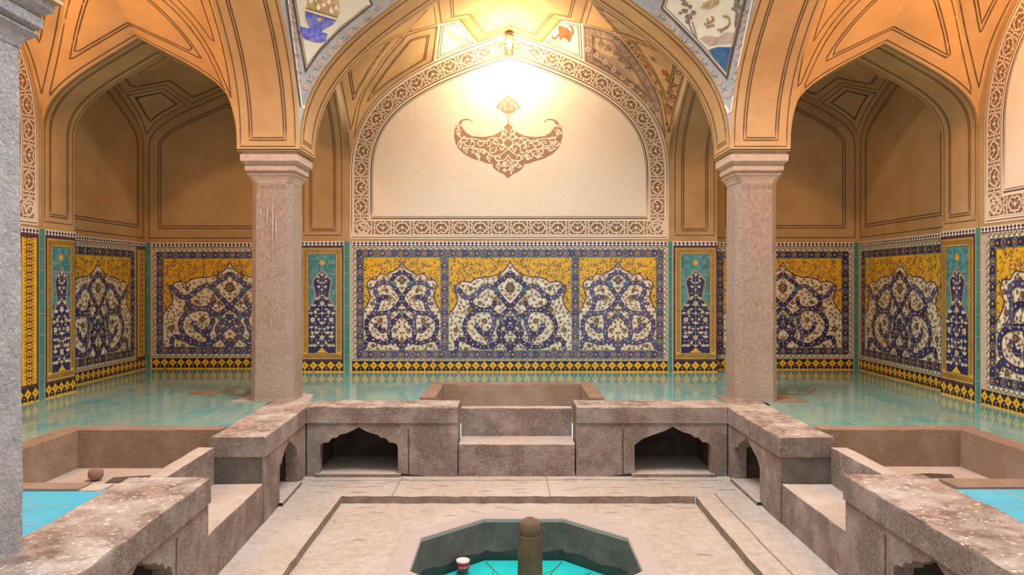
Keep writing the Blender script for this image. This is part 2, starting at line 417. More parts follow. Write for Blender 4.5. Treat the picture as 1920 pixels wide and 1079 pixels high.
def lerp(a, b, t): return a + (b - a) * t
def arch_surface(name, A0, A1, B0, B1, spring, apex, zA, zB, kw, trim, wall_side=None):
    """soffit of an arch band: foot A (edge points A0, A1), foot B; legs go down to zA / zB"""
    mb = MB(); h = half_arch(1, spring, apex - spring, **kw)
    prof = [(-1, zA)] + [(-1, lerp(zA, spring, k / 5)) for k in range(1, 5)] + [(-x, z) for x, z in h] + [(x, z) for x, z in reversed(h[:-1])] + [(1, lerp(spring, zB, k / 5)) for k in range(1, 5)] + [(1, zB)]
    def P(x, z, t):
        a = V((lerp(A0[0], A1[0], t), lerp(A0[1], A1[1], t))); b = V((lerp(B0[0], B1[0], t), lerp(B0[1], B1[1], t)))
        p = a.lerp(b, (x + 1) / 2); return V((p.x, p.y, z))
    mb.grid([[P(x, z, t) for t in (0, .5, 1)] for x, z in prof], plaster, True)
    mid = [P(x, z, .5) for x, z in prof]; L = [0]
    for a, b in zip(mid, mid[1:]): L.append(L[-1] + (b - a).length)
    wd = (V(A1) - V(A0)).length; cen = P(0, spring, .5)
    def fn(s, t, hh):
        s = max(0, min(L[-1] - 1e-6, s)); j = max(k for k in range(len(L) - 1) if L[k] <= s + 1e-9)
        q = (s - L[j]) / max(1e-9, L[j + 1] - L[j]); x = lerp(prof[j][0], prof[j + 1][0], q); z = lerp(prof[j][1], prof[j + 1][1], q)
        p = P(x, z, t / wd); d = (cen - p); 
        if z < spring: d.z = 0
        return p + d.normalized() * max(.002, hh)
    C = Canvas(mb, fn); T = L[-1]
    a, b = trim                                        # distance of the painted frame from each foot
    for ins, ww, ex in ((.035, .008, -.055), (.115, .010, 0), (.138, .010, .022)):
        sA, sB = a + ex, T - b - ex; n = 60
        up = [(lerp(sA, sB, k / n), ins) for k in range(n + 1)]; dn = [(x, wd - ins) for x, _ in reversed(up)]
        C.line(up + dn, ww, line, 1, True)
    o = struct(mb.build(name)); return o

ZC = 2.878
arch_surface('trim_arch', (CLX[1], YF), (CLX[1], YB), (CRX[0], YF), (CRX[0], YB), 2.95, 4.9, ZC, ZC, CEN, (.09, .09))
arch_surface('trim_arch', (CLX[0], YF), (CLX[1], YF), (CLX[0], YN1), (CLX[1], YN1), 2.95, 4.9, ZC, ZC, CEN, (.09, .09))
arch_surface('trim_arch', (CRX[0], YF), (CRX[1], YF), (CRX[0] + .34, YN1), (CRX[1] + .34, YN1), 2.95, 4.9, ZC, ZC, CEN, (.09, .09))
arch_surface('trim_arch', (CLX[0], YF), (CLX[0], YB), (WL + .004, PYL[0]), (WL + .004, PYL[1]), 3.1, 3.93, ZC, ZD, {}, (.09, .13))
arch_surface('trim_arch', (CRX[1], YF), (CRX[1], YB), (WR - .004, PYR[0]), (WR - .004, PYR[1]), 3.1, 3.85, ZC, ZD, {}, (.09, .13))
arch_surface('trim_arch', (CLX[0], YB), (CLX[1], YB), (PBL[0], WB - .004), (PBL[1], WB - .004), 3.1, 4.05, ZC, ZD, {}, (.09, .13))
arch_surface('trim_arch', (CRX[0], YB), (CRX[1], YB), (PBR[0], WB - .004), (PBR[1], WB - .004), 3.1, 4.05, ZC, ZD, {}, (.09, .13))

# ---- vaults over the three side bays
def ruled(mb, A, B, m, n=14, k=5):
    A, B = resample(A, n), resample(B, n)
    mb.grid([[a.lerp(b, q / k) for a, b in zip(A, B)] for q in range(k + 1)], m, True)
INS = ((.03, .010), (.13, .011), (.155, .011))
def vine(mb, run, nr, w, m, off):
    """painted chain of rings, leaves and crosses along a path"""
    for k in range(1, len(run) - 1, 2):
        p, n = run[k] + nr[k] * off, nr[k]; t = (run[k + 1] - run[k - 1]).normalized(); q = n.cross(t)
        if (k // 2) % 2: ribbon(mb, [p + t * .026 * math.cos(a * .785) + q * .026 * math.sin(a * .785) for a in range(8)], [n] * 8, .011, m, 0, True)
        else:
            for sg in (-1, 1): ribbon(mb, [p - t * .03 + q * sg * .032, p, p + t * .03 - q * sg * .032], [n] * 3, .012, m, 0)
            mb.face([p + t * .012, p + q * .02, p - t * .012, p - q * .02], rust)
def bay_vault(name, B, end_apex, fresco=False):
    inner = B(0, .9, 2.4)
    hu, D = 1.93, 1.8
    lun = [(x, z) for x, z in half_arch(hu, 3.0, 1.73, **LUN)]
    fr = half_arch(hu, 2.95, 1.95, **CEN)
    parts = []
    def near(c, u): return min(range(len(c)), key=lambda k: abs(c[k][0] - u))
    for s in (-1, 1):
        Q = lambda u, v, z: B(s * u, v, z)
        S0 = (hu, D, 3.3); X = (1.15, .92, 4.41); Va = (.82, 1.25, 4.63)
        R1 = smooth([S0, (1.77, 1.55, 3.86), (1.535, 1.33, 4.14), (1.36, 1.14, 4.29), X]); R1 = [Q(*p) for p in R1]
        R1u = [Q(*p) for p in smooth([X, (.92, .45, 4.50), (.70, 0, 4.47)])]
        rib2 = [Q(*p) for p in smooth([(hu, 0, 3.15), (1.72, .22, 3.80), (1.42, .5, 4.15), X])]
        XVa = [Q(*p) for p in smooth([X, (.98, 1.08, 4.53), Va])]
        i0, i1 = near(lun, .86), near(lun, .43)
        lunA = [Q(hu, D, 3.3)] + [Q(u, D, z) for u, z in lun[:i0 + 1] if z > 3.3]; Vb = lunA[-1]; N = Q(lun[i1][0], D, lun[i1][1])
        lunB = [Q(u, D, z) for u, z in lun[i0:i1 + 1]]; lunC = [Q(u, D, z) for u, z in lun[i1:]]
        ea = half_arch(D / 2, 3.1, end_apex - 3.1)
        EW = [Q(hu, D / 2 + v, z) for v, z in ea]; EC = [Q(hu, D / 2 - v, z) for v, z in ea]
        j = near(fr, .70); frA = [Q(u, 0, z) for u, z in fr[:j + 1]]; frB = [Q(u, 0, z) for u, z in fr[j:]]
        VA = Q(*Va); T = Q(.60, 1.32, 4.70); Vf = Q(.80, .35, 4.62); XX = Q(*X); APX = Q(0, D, 4.73)
        fg = fresco_brown if (fresco and s == 1) else plaster; fg2 = fresco_grey if (fresco and s == 1) else plaster
        def patch(pn, build, loop, m, ins=INS, painted=None):
            mb = MB(); build(mb, m); bv = mb.bvh()
            if fresco and s == 1 and pn in ('end_web', 'column_web', 'wall_web'):
                outline(mb, bv, loop, ((.08, .10),), inner, fresco_warm if pn != 'wall_web' else fresco_grey, .0015)
                outline(mb, bv, loop, ((.08, .01),), inner, smoke if pn == 'wall_web' else line, .0035, cb=vine)
            if ins: outline(mb, bv, loop, ins, inner)
            parts.append((mb, bv, pn, s))
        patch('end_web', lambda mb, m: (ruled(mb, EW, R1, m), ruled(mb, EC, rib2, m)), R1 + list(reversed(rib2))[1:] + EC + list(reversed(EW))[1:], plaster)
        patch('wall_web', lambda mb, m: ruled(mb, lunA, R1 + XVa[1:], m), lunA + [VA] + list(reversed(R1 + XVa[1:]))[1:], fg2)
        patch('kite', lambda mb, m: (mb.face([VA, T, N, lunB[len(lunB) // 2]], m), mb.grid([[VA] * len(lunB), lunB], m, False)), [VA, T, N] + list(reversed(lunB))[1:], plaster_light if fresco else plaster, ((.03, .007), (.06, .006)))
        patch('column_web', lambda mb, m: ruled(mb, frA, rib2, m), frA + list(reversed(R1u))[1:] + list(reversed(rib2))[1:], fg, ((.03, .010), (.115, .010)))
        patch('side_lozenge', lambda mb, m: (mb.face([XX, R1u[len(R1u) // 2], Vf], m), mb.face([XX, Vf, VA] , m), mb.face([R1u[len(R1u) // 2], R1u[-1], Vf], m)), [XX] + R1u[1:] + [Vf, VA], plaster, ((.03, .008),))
        if s == -1: st = ([VA, T, N] + lunC[1:], [VA, Vf, R1u[-1]] + frB[1:])
        else:
            mb = MB(); cc = B(0, .9, 4.86)
            loop = st[0] + list(reversed([VA, T, N] + lunC[1:-1])) + [Vf, R1u[-1]] + frB[1:] + list(reversed(st[1][1:-1]))
            loop = [p for k, p in enumerate(loop) if (p - loop[k - 1]).length > 1e-4]
            for k in range(len(loop)):
                a, b = loop[k - 1], loop[k]
                mb.grid([[a, b], [a.lerp(cc, .5), b.lerp(cc, .5)], [cc, cc]], plaster, False)
            bv = mb.bvh(); outline(mb, bv, loop, ((.03, .007), (.15, .008), (.175, .008)), inner); parts.append((mb, bv, 'crown_star', 0))
    return parts
def Bback(u, v, z): q = v / 1.8; return V((u + lerp(.025, -.03, q), lerp(YB, WB, q), z))
def Bleft(u, v, z):
    q = v / 1.8; return V((lerp(CLX[0], WL, q), 4.94 + u / 1.93 * lerp(1.76, 2.0, q), z))
def Bright(u, v, z):
    q = v / 1.8; return V((lerp(CRX[1], WR, q), 4.94 + u / 1.93 * lerp(1.76, 1.81, q), z))
def finish_vault(parts, name):
    for mb, bv, pn, s in parts: struct(mb.build(name))
PB = bay_vault('ceiling', Bback, 4.05, True)
finish_vault(bay_vault('ceiling', lambda u, v, z: Bleft(u, v, z), 3.93), 'ceiling')
finish_vault(bay_vault('ceiling', lambda u, v, z: Bright(u, v, z), 3.85), 'ceiling')
# frescoes on the right half of the back vault
for mb, bv, pn, s in PB:
    if s != 1: continue
    if pn == 'kite':
        pxfill(mb, bv, [(1032, 66), (1036, 58), (1041, 70), (1048, 62), (1047, 48), (1050, 42), (1057, 50), (1064, 52), (1070, 60), (1071, 72), (1067, 80), (1062, 72), (1057, 70), (1050, 75), (1048, 67), (1042, 74), (1036, 72)], rust, .004)
        pxline(mb, bv, [(1068, 70), (1074, 62), (1073, 52), (1067, 47)], .02, rust, .004)
    if pn == 'wall_web':
        pxfill(mb, bv, [(1118, 60), (1150, 70), (1185, 105), (1215, 170), (1222, 192), (1190, 150), (1150, 110), (1112, 90)], fresco_brown, .0025)
        for x, y in ((1140, 90), (1156, 99), (1128, 80), (1165, 110), (1178, 125)):
            pxfill(mb, bv, [(x + 9 * math.cos(a * .9) * (1 if a % 2 else .5), y + 8 * math.sin(a * .9) * (1 if a % 2 else .6)) for a in range(7)], smoke, .004)
        for k in range(9):
            x, y = 1102 + k * 16.5, 92 + k * 11 + k * k * .55
            pxfill(mb, bv, [(x + 5.5 * math.cos(a * 1.05), y + 5.5 * math.sin(a * 1.05)) for a in range(6)], pink_paint, .004)
            pxfill(mb, bv, [(x + 2 * math.cos(a * 1.05), y + 2 * math.sin(a * 1.05)) for a in range(6)], rust, .005)
            pxline(mb, bv, [(x + 4, y + 3), (x + 10, y + 3), (x + 12, y + 10), (x + 17, y + 12)], .008, smoke, .004)
    if pn in ('end_web', 'column_web', 'side_lozenge'):
        for k in range(22):
            x, y = 1176 + k * 3.9, 78 + k * 5.1 + k * k * .16
            pxfill(mb, bv, [(x - 2.5, y - 2), (x + 2, y - 3), (x + 3, y + 1), (x - 1, y + 3)], line if k % 3 else rust, .004)
            pxline(mb, bv, [(x - 4, y + 3), (x + 4, y + 2)], .009, line, .004)
        for k in range(9):
            x, y = 1284 - k * 3.1, 160 + k * 8.5
            pxfill(mb, bv, [(x - 2.5, y - 2), (x + 2, y - 3), (x + 3, y + 1), (x - 1, y + 3)], rust, .004)
        pxfill(mb, bv, [(1240, 130), (1250, 133), (1256, 142), (1254, 156), (1247, 150), (1249, 142), (1242, 140)], rust, .004)
        pxfill(mb, bv, [(1218, 105), (1226, 108), (1232, 116), (1224, 114)], smoke, .004)
finish_vault(PB, 'ceiling')

# ---- pendentives of the dome between the arches
def pendentive(X, s):
    """between the front edge of the middle arch and the inner edge of the side arch"""
    mb = MB(); cen = half_arch(1.935, 2.95, 1.95, n=30, **CEN); sid = half_arch(1.76, 2.95, 1.95, n=30, **CEN)
    rows = []
    for (a, z), (b, _) in zip(cen, sid):
        p = V((.025 + s * a, YF, z)); q = V((X + (.34 * (YF - 4.94 - b) / (YF - YN1) if s > 0 else 0), 4.94 + b, z)); mid = (p + q) / 2; c = V((0.025, 4.94, z))
        rows.append([p.lerp(q, k / 10) - (c - mid).normalized() * .0 * math.sin(math.pi * k / 10) for k in range(11)])
    mb.grid(rows, blue_paint, True)
    return mb, mb.bvh()
mb, bv = pendentive(CLX[1], -1)
pxfill(mb, bv, [(551, -6), (573, 130), (600, 93), (640, 52), (697, 10), (690, -6)], white_paint, .003)
pxline(mb, bv, [(548, -6), (573, 133), (598, 96), (638, 55), (697, 8), (690, -8)], .016, line, .005)
pxline(mb, bv, [(553, -6), (575, 123), (600, 90), (637, 51), (690, 9)], .008, smoke, .005)
pxline(mb, bv, [(540, -6), (566, 200)], .010, cream, .004); pxline(mb, bv, [(536, -6), (563, 200)], .012, line, .004)
pxline(mb, bv, [(568, 203), (584, 172), (620, 122), (660, 82), (706, 45), (748, 10), (765, -6)], .022, cream, .004)
foot = [(562, 49), (578, 53), (582, 50), (581, 44), (605, 54), (603, 60), (614, 63), (611, 77), (600, 80), (585, 78), (570, 72), (562, 60)]
bowl = [(572, 19), (630, 37), (624, 45), (606, 55), (580, 49), (573, 35)]
pxfill(mb, bv, foot, lapis, .005); pxfill(mb, bv, bowl, lapis, .006)
pxfill(mb, bv, [(573, 16), (632, 33), (630, 38), (572, 20)], white_paint, .007)
pxline(mb, bv, [(573, 15), (632, 32)], .006, line, .009); pxline(mb, bv, [(572, 21), (630, 38)], .006, line, .009)
pxfill(mb, bv, [(574, 14), (632, 31), (636, 12), (633, -6), (578, -6)], gold_paint, .005)
for k in range(5):
    for j in range(3):
        x, y = 580 + k * 12 + j * 2, -4 + k * 3.2 + j * 8 - 4
        pxfill(mb, bv, [(x, y - 6), (x + 5, y + 3), (x, y + 8), (x - 4, y + 2)], cream if (k + j) % 2 else gold_paint, .0075)
pxfill(mb, bv, [(598 + 5 * math.cos(a), 36 + 5 * math.sin(a)) for a in (0, 1, 2, 3, 4, 5)], gold_paint, .008)
def flowers_px(mb, bv, path, step, r=6.5):
    P = resample([V((x, y, 0)) for x, y in path], int(sum(math.hypot(b[0] - a[0], b[1] - a[1]) for a, b in zip(path, path[1:])) / step))
    for k, p in enumerate(P):
        if k % 2 == 0:
            for a in range(6): 
                q = (p.x + r * .6 * math.cos(a * 1.047), p.y + r * .6 * math.sin(a * 1.047)); rr = r * .42
                pxfill(mb, bv, [(q[0] + rr * math.cos(t * 1.25), q[1] + rr * math.sin(t * 1.25)) for t in range(5)], pink_paint, .005)
            pxfill(mb, bv, [(p.x + 2 * math.cos(t * 1.25), p.y + 2 * math.sin(t * 1.25)) for t in range(5)], gold_paint, .0065)
        else:
            pxline(mb, bv, [(p.x - 4, p.y + 6), (p.x - 1, p.y + 1), (p.x + 2, p.y - 1), (p.x + 4, p.y - 7)], .014, pink_paint, .005)
            pxline(mb, bv, [(p.x - 5, p.y - 1), (p.x + 5, p.y + 2)], .008, smoke, .005)
flowers_px(mb, bv, [(573, 163), (590, 133), (615, 100), (655, 62), (697, 26), (715, 8)], 13)
flowers_px(mb, bv, [(563, 150), (556, 90), (547, 20), (544, -5)], 15, 4)
struct(mb.build('trim_pendentive'))
mb, bv = pendentive(CRX[0], 1)
pxfill(mb, bv, [(1250, -6), (1243, 15), (1275, 45), (1315, 85), (1363, 143), (1374, 90), (1396, -6)], white_paint, .003)
pxfill(mb, bv, [(1329, 93), (1345, 88), (1374, 88), (1370, 110), (1362, 136), (1345, 118)], sea, .005)
pxfill(mb, bv, [(1312, 72), (1325, 66), (1345, 70), (1362, 60), (1380, 62), (1376, 80), (1350, 83), (1330, 86)], mauve, .005)
pxline(mb, bv, [(1248, -6), (1241, 15), (1275, 49), (1315, 90), (1363, 146), (1375, 92), (1399, -6)], .016, line, .006)
pxline(mb, bv, [(1253, -6), (1247, 13), (1278, 43), (1318, 84), (1362, 136), (1372, 90), (1394, -6)], .008, smoke, .0065)
pxfill(mb, bv, [(1312, 15), (1322, 6), (1340, -6), (1352, -4), (1344, 8), (1330, 16)], gold_paint, .006)
for k in range(6): pxline(mb, bv, [(1318 + k * 5, 4 - k * 1.5), (1322 + k * 5, 14 - k * 1.2)], .006, smoke, .008)
random.seed(3)
for x, y, r in ((1285, 20, 8), (1292, 32, 9), (1300, 24, 7), (1284, 6, 8), (1281, -2, 7), (1294, 12, 6), (1276, 24, 5), (1382, 8, 10), (1388, 14, 8), (1378, 16, 8), (1290, 40, 6), (1384, 0, 8)):
    pxfill(mb, bv, [(x + r * random.uniform(.5, 1) * math.cos(t * .7), y + r * random.uniform(.4, .8) * math.sin(t * .7)) for t in range(9)], smoke, .005)
for p in ([(1290, 40), (1300, 62), (1308, 72)], [(1298, 40), (1306, 66)], [(1384, 18), (1380, 60)], [(1381, 20), (1378, 50)]): pxline(mb, bv, p, .012, smoke, .006)
for p in ([(1320, 45), (1330, 42), (1338, 36), (1334, 30)], [(1324, 50), (1340, 46)], [(1345, 55), (1358, 54), (1368, 44), (1366, 32), (1356, 30)], [(1350, 60), (1362, 50)], [(1330, 44), (1326, 34)]):
    pxline(mb, bv, smooth(p, 4), .022, gold_paint, .006); pxline(mb, bv, smooth(p, 4), .006, smoke, .0075)
pxline(mb, bv, [(1367, 212), (1350, 178), (1310, 122), (1270, 80), (1225, 38), (1190, 6)], .022, cream, .004)
pxline(mb, bv, [(1370, 210), (1385, 120), (1412, -6)], .012, cream, .004)
flowers_px(mb, bv, [(1364, 178), (1345, 148), (1305, 97), (1262, 56), (1232, 24)], 14)
flowers_px(mb, bv, [(1374, 165), (1383, 100), (1398, 20)], 15, 4)
struct(mb.build('trim_pendentive'))

# ---- corner bay vaults and the plaster of their walls
def corner_vault(c00, c10, c11, c01, apx, p10, p01):
    """c00 column corner, c11 far room corner; sides 10-11 and 01-11 are walls"""
    def W(u, v, z):
        p = V(c00).lerp(V(c10), u).lerp(V(c01).lerp(V(c11), u), v); return V((p.x, p.y, z))
    h = half_arch(1, 0, 1, n=20)
    def side(k, s0, s1, n=12):
        sp, ap = ((3.1, apx), (3.38, 4.12), (3.38, 4.12), (3.1, apx))[k]; out = []
        for i in range(n + 1):
            s = lerp(s0, s1, i / n); x = abs(2 * s - 1); j = min(range(20), key=lambda q: abs(h[q][0] - x) if h[q][0] >= x >= h[q + 1][0] else 9)
            f = (h[j][0] - x) / (h[j][0] - h[j + 1][0]); z = sp + (ap - sp) * lerp(h[j][1], h[j + 1][1], f)
            q = ((V(c00), V(p10)), (V(c10), V(c11)), (V(c11), V(c01)), (V(p01), V(c00)))[k]; q = q[0].lerp(q[1], s); out.append(V((q.x, q.y, z)))
        return out
    inner = W(.5, .5, 2.5); L = .28
    crn = [(0, 0), (1, 0), (1, 1), (0, 1)]; tl = []; loops = []
    for k in range(4):
        a = side(k, 0, L); b = list(reversed(side((k - 1) % 4, 1 - L, 1)))
        cu, cv = crn[k]; f = lambda q: (lerp(cu, .5, q), lerp(cv, .5, q)); z0 = a[0].z
        T = W(*f(.42), 4.05); dg = [a[0]] + [W(*f(.42 * q), lerp(z0, 4.05, z)) for q, z in ((.12, .28), (.3, .52), (.55, .75), (.8, .91), (1, 1))]
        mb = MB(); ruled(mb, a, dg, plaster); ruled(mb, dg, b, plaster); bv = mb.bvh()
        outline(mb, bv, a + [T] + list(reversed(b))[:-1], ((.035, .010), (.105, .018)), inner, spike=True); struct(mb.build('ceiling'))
        tl.append((T, b[-1], a[-1]))
    loop = []
    for k in range(4):
        T, R, Lp = tl[k]; loop += [R, T, Lp] + side(k, L, 1 - L)[1:-1]
    mb = MB(); cc = W(.5, .5, 4.22)
    for k in range(len(loop)):
        a, b = loop[k - 1], loop[k]; mb.grid([[a, b], [a.lerp(cc, .5), b.lerp(cc, .5)], [cc, cc]], plaster, False)
    bv = mb.bvh(); outline(mb, bv, loop, ((.035, .009), (.15, .01), (.17, .01)), inner); struct(mb.build('ceiling'))
corner_vault((CLX[0], YB), (NL, PYL[1]), (NL, NBL), (PBL[0], NBL), 3.93, (WL, PYL[1]), (PBL[0], WB))
corner_vault((CRX[1], YB), (NR, PYR[1]), (NR, NBR), (PBR[1], NBR), 3.85, (WR, PYR[1]), (PBR[1], WB))

# ---- walls as solid slabs following their recesses
def wall_slab(name, pts, out, z0=.3, z1=4.95):
    mb = MB(); o = V(out)
    for a, b in zip(pts, pts[1:]):
        a, b = V(a), V(b)
        q = [V((a.x, a.y, z0)), V((b.x, b.y, z0)), V((b.x, b.y, z1)), V((a.x, a.y, z1))]
        mb.face(q, plaster)
    e = [V(p) for p in pts]; bk = [V((p.x + o.x, p.y + o.y)) if abs(o.x) > 9 else None for p in e]
    if abs(o.x) > 0:
        x = o.x; f = [V((x, p.y)) for p in (e[0], e[-1])]
    else:
        y = o.y; f = [V((p.x, y)) for p in (e[0], e[-1])]
    ring = e + [f[1], f[0]]
    for a, b in zip(ring[len(e) - 1:], ring[len(e):] + [ring[0]]):
        mb.face([V((a.x, a.y, z0)), V((b.x, b.y, z0)), V((b.x, b.y, z1)), V((a.x, a.y, z1))], plaster)
    for z in (z0, z1):
        for t in tessellate_polygon([[V((p.x, p.y, 0)) for p in ring]]): mb.face([V((ring[k].x, ring[k].y, z)) for k in t], plaster)
    return mb
def wall_panel_loop(a, b, spring, apex, z0):
    """arch shaped field on a wall between plan points a, b"""
    a, b = V(a), V(b); w = (b - a).length / 2
    pts = [(w, z0)] + half_arch(w, spring, apex - spring)
    loop = [(1 - x / w) / 2 for x, z in pts]; L1 = [(s, z) for s, (x, z) in zip(loop, pts)]; L2 = [(1 - s, z) for s, z in reversed(L1[:-1])]
    out = []
    for s, z in L1 + L2: p = a.lerp(b, s); out.append(V((p.x, p.y, z)))
    # dense straight sides
    return out
mb = wall_slab('wall_left', [(WL, 1.6), (WL, PYL[1]), (NL, PYL[1]), (NL, NBL + .02)], (-4.95, 0))
bv = mb.bvh(); outline(mb, bv, wall_panel_loop((NL, PYL[1]), (NL, NBL), 3.38, 4.12, ZD + .01), ((.05, .009), (.17, .01), (.20, .01)), (0, 8, 2.5)); struct(mb.build('wall_left'))
mb = wall_slab('wall_right', [(WR, 1.6), (WR, PYR[1]), (NR, PYR[1]), (NR, NBR + .02)], (4.7, 0))
bv = mb.bvh(); outline(mb, bv, wall_panel_loop((NR, PYR[1]), (NR, NBR), 3.38, 4.12, ZD + .01), ((.05, .009), (.17, .01), (.20, .01)), (0, 8, 2.5)); struct(mb.build('wall_right'))
mb = wall_slab('wall_back', [(NL, NBL), (PBL[0], NBL), (PBL[0], WB), (PBR[1], WB), (PBR[1], NBR), (NR, NBR)], (0, 9.8))
bv = mb.bvh()
outline(mb, bv, wall_panel_loop((NL, NBL), (PBL[0], NBL), 3.38, 4.12, ZD + .01), ((.05, .009), (.17, .01), (.20, .01)), (0, 5, 2.5))
outline(mb, bv, wall_panel_loop((PBR[1], NBR), (NR, NBR), 3.38, 4.12, ZD + .01), ((.05, .009), (.17, .01), (.20, .01)), (0, 5, 2.5))
struct(mb.build('wall_back'))
# soffits that close the plaster blocks above the capitals
mb = MB()
for X in (CLX, CRX):
    for (a, b) in ((YF, YB), (YN0, YN1)): e = .34 if (a < 4 and X[0] > 0) else 0; mb.box(X[0] + e, X[1] + e, a, b, ZC - .006, ZC + .01, plaster)
struct(mb.build('trim_block_soffit'))

# ------------------------------------------------------------------ raised floor and sunken floor
mb = MB()
def fl(x0, x1, y0, y1): mb.face([(x0, y0, U), (x1, y0, U), (x1, y1, U), (x0, y1, U)], floor_tile)
fl(-4.9, -.86, 6.8, 9.8); fl(.86, 4.6, 6.8, 9.8); fl(-.86, .86, 8.02, 9.8)
fl(-2.2, -1.5, 6.62, 6.8); fl(1.5, 2.3, 6.62, 6.8); fl(-4.9, -2.0, 5.58, 6.8); fl(-4.9, -3.28, 3.95, 5.58)
fl(2.1, 4.6, 5.58, 6.8); fl(3.38, 4.6, 3.95, 5.58)
for x0, x1 in ((-4.9, -2.0), (2.2, 4.6)): mb.face([(x0, 1.6, U), (x1, 1.6, U), (x1, 3.95, U), (x0, 3.95, U)], sky_tile)
C = Canvas(mb, lambda u, v, h: V((u, v, U + h)))
for x0, x1 in ((-4.9, -2.0), (2.2, 4.6)):
    for k in range(8): C.rect(x0 + k * .27 + .1, 1.6, x0 + k * .27 + .106, 3.95, grout)
    for k in range(9): C.rect(x0, 1.75 + k * .27, x1, 1.756 + k * .27, grout)
struct(mb.build('floor'))

def XL(y): return -1.80 + .046 * (6.5 - y)            # face of the left benches runs slightly askew
ZP = -.055
OC = V((.085, 4.745)); AP = .695
def octv(ap, k): a = math.radians(22.5 + 45 * k); r = ap / math.cos(math.radians(22.5)); return V((OC.x + r * math.cos(a), OC.y + r * math.sin(a)))
mb = MB()
rx0, rx1, ry0, ry1 = -1.35, 1.45, 1.2, 5.9
def edge_pt(d):
    ts = []
    if d.x > 1e-6: ts.append((rx1 - OC.x) / d.x)
    if d.x < -1e-6: ts.append((rx0 - OC.x) / d.x)
    if d.y > 1e-6: ts.append((ry1 - OC.y) / d.y)
    if d.y < -1e-6: ts.append((ry0 - OC.y) / d.y)
    t = min(ts); return V((OC.x + d.x * t, OC.y + d.y * t))
angs = sorted([math.atan2(octv(1, k).y - OC.y, octv(1, k).x - OC.x) for k in range(8)] + [math.atan2(y - OC.y, x - OC.x) for x in (rx0, rx1) for y in (ry0, ry1)])
def oct_at(a, ap):
    k = round(a / math.radians(45)); return ap / math.cos(a - k * math.radians(45))
inn, outr = [], []
for a in angs:
    d = V((math.cos(a), math.sin(a))); r = oct_at(a, AP + .14); inn.append(V((OC.x + d.x * r, OC.y + d.y * r, ZP))); e = edge_pt(d); outr.append(V((e.x, e.y, ZP)))
mb.grid([inn, outr], pitfloor, False, True)
# raised ledges round three sides, with worn front edges
def ledge(pts_in, pts_out, h0=ZP, h1=0.0, n=40, j=.012):
    a, b = resample(pts_in, n), resample(pts_out, n); top = []; 
    rows = [[], [], []]
    for p, q in zip(a, b):
        d = (V(p) - V(q)); d.z = 0; d.normalize(); w_ = random.uniform(-j, j)
        rows[0].append(V((q[0], q[1], h1))); rows[1].append(V((p[0], p[1], h1 + random.uniform(-.003, .002))) + d * w_); rows[2].append(V((p[0], p[1], h0 - .01)) + d * (w_ + .008))
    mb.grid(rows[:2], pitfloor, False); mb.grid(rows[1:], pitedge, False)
ledge([(rx0, ry1, 0), (rx1, ry1, 0)], [(-1.95, 6.8, 0), (2.0, 6.8, 0)])
ledge([(-1.30, 1.2, 0), (rx0, ry1, 0)], [(-1.75, 1.2, 0), (-1.95, 6.8, 0)], j=.006)
ledge([(rx1, ry1, 0), (1.46, 1.2, 0)], [(2.0, 6.8, 0), (2.02, 1.2, 0)], j=.006)
C = Canvas(mb, lambda u, v, h: V((u, v, .001 + h)))
for x in (1.62,): C.line([(x + .004 * math.sin(k * 2), 1.5 + k * .28) for k in range(17)], .010, pitedge)
C.line([(-.95 + random.uniform(-.004, .004), 5.9 + k * .1) for k in range(7)], .006, pitedge)
C.line([(.3 + random.uniform(-.004, .004), 5.9 + k * .1) for k in range(7)], .006, pitedge)
C.line([(-1.7, 6.36), (-1.0, 6.38), (-.2, 6.37), (.6, 6.39), (1.8, 6.37)], .007, pitedge)
for k in range(26):
    x, y = random.uniform(-1.2, 1.35), random.uniform(5.55, 5.86) if k % 2 else random.uniform(4.3, 5.8)
    if (x - OC.x)**2 + (y - OC.y)**2 < .9: continue
    P = smooth([(x + k2 * .06, y + random.uniform(-.012, .012)) for k2 in range(3)], 3); Canvas(mb, lambda u, v, h: V((u, v, ZP + .001 + h))).line(P, .006, pitedge, 1, False, 2)
for k in range(34):
    x, y = random.uniform(-1.7, 1.8), random.uniform(5.98, 6.44); P = smooth([(x + k2 * .07, y + random.uniform(-.01, .01)) for k2 in range(3)], 3); C.line(P, .007, pitedge, 1, False, 2)
struct(mb.build('floor_sunken'))


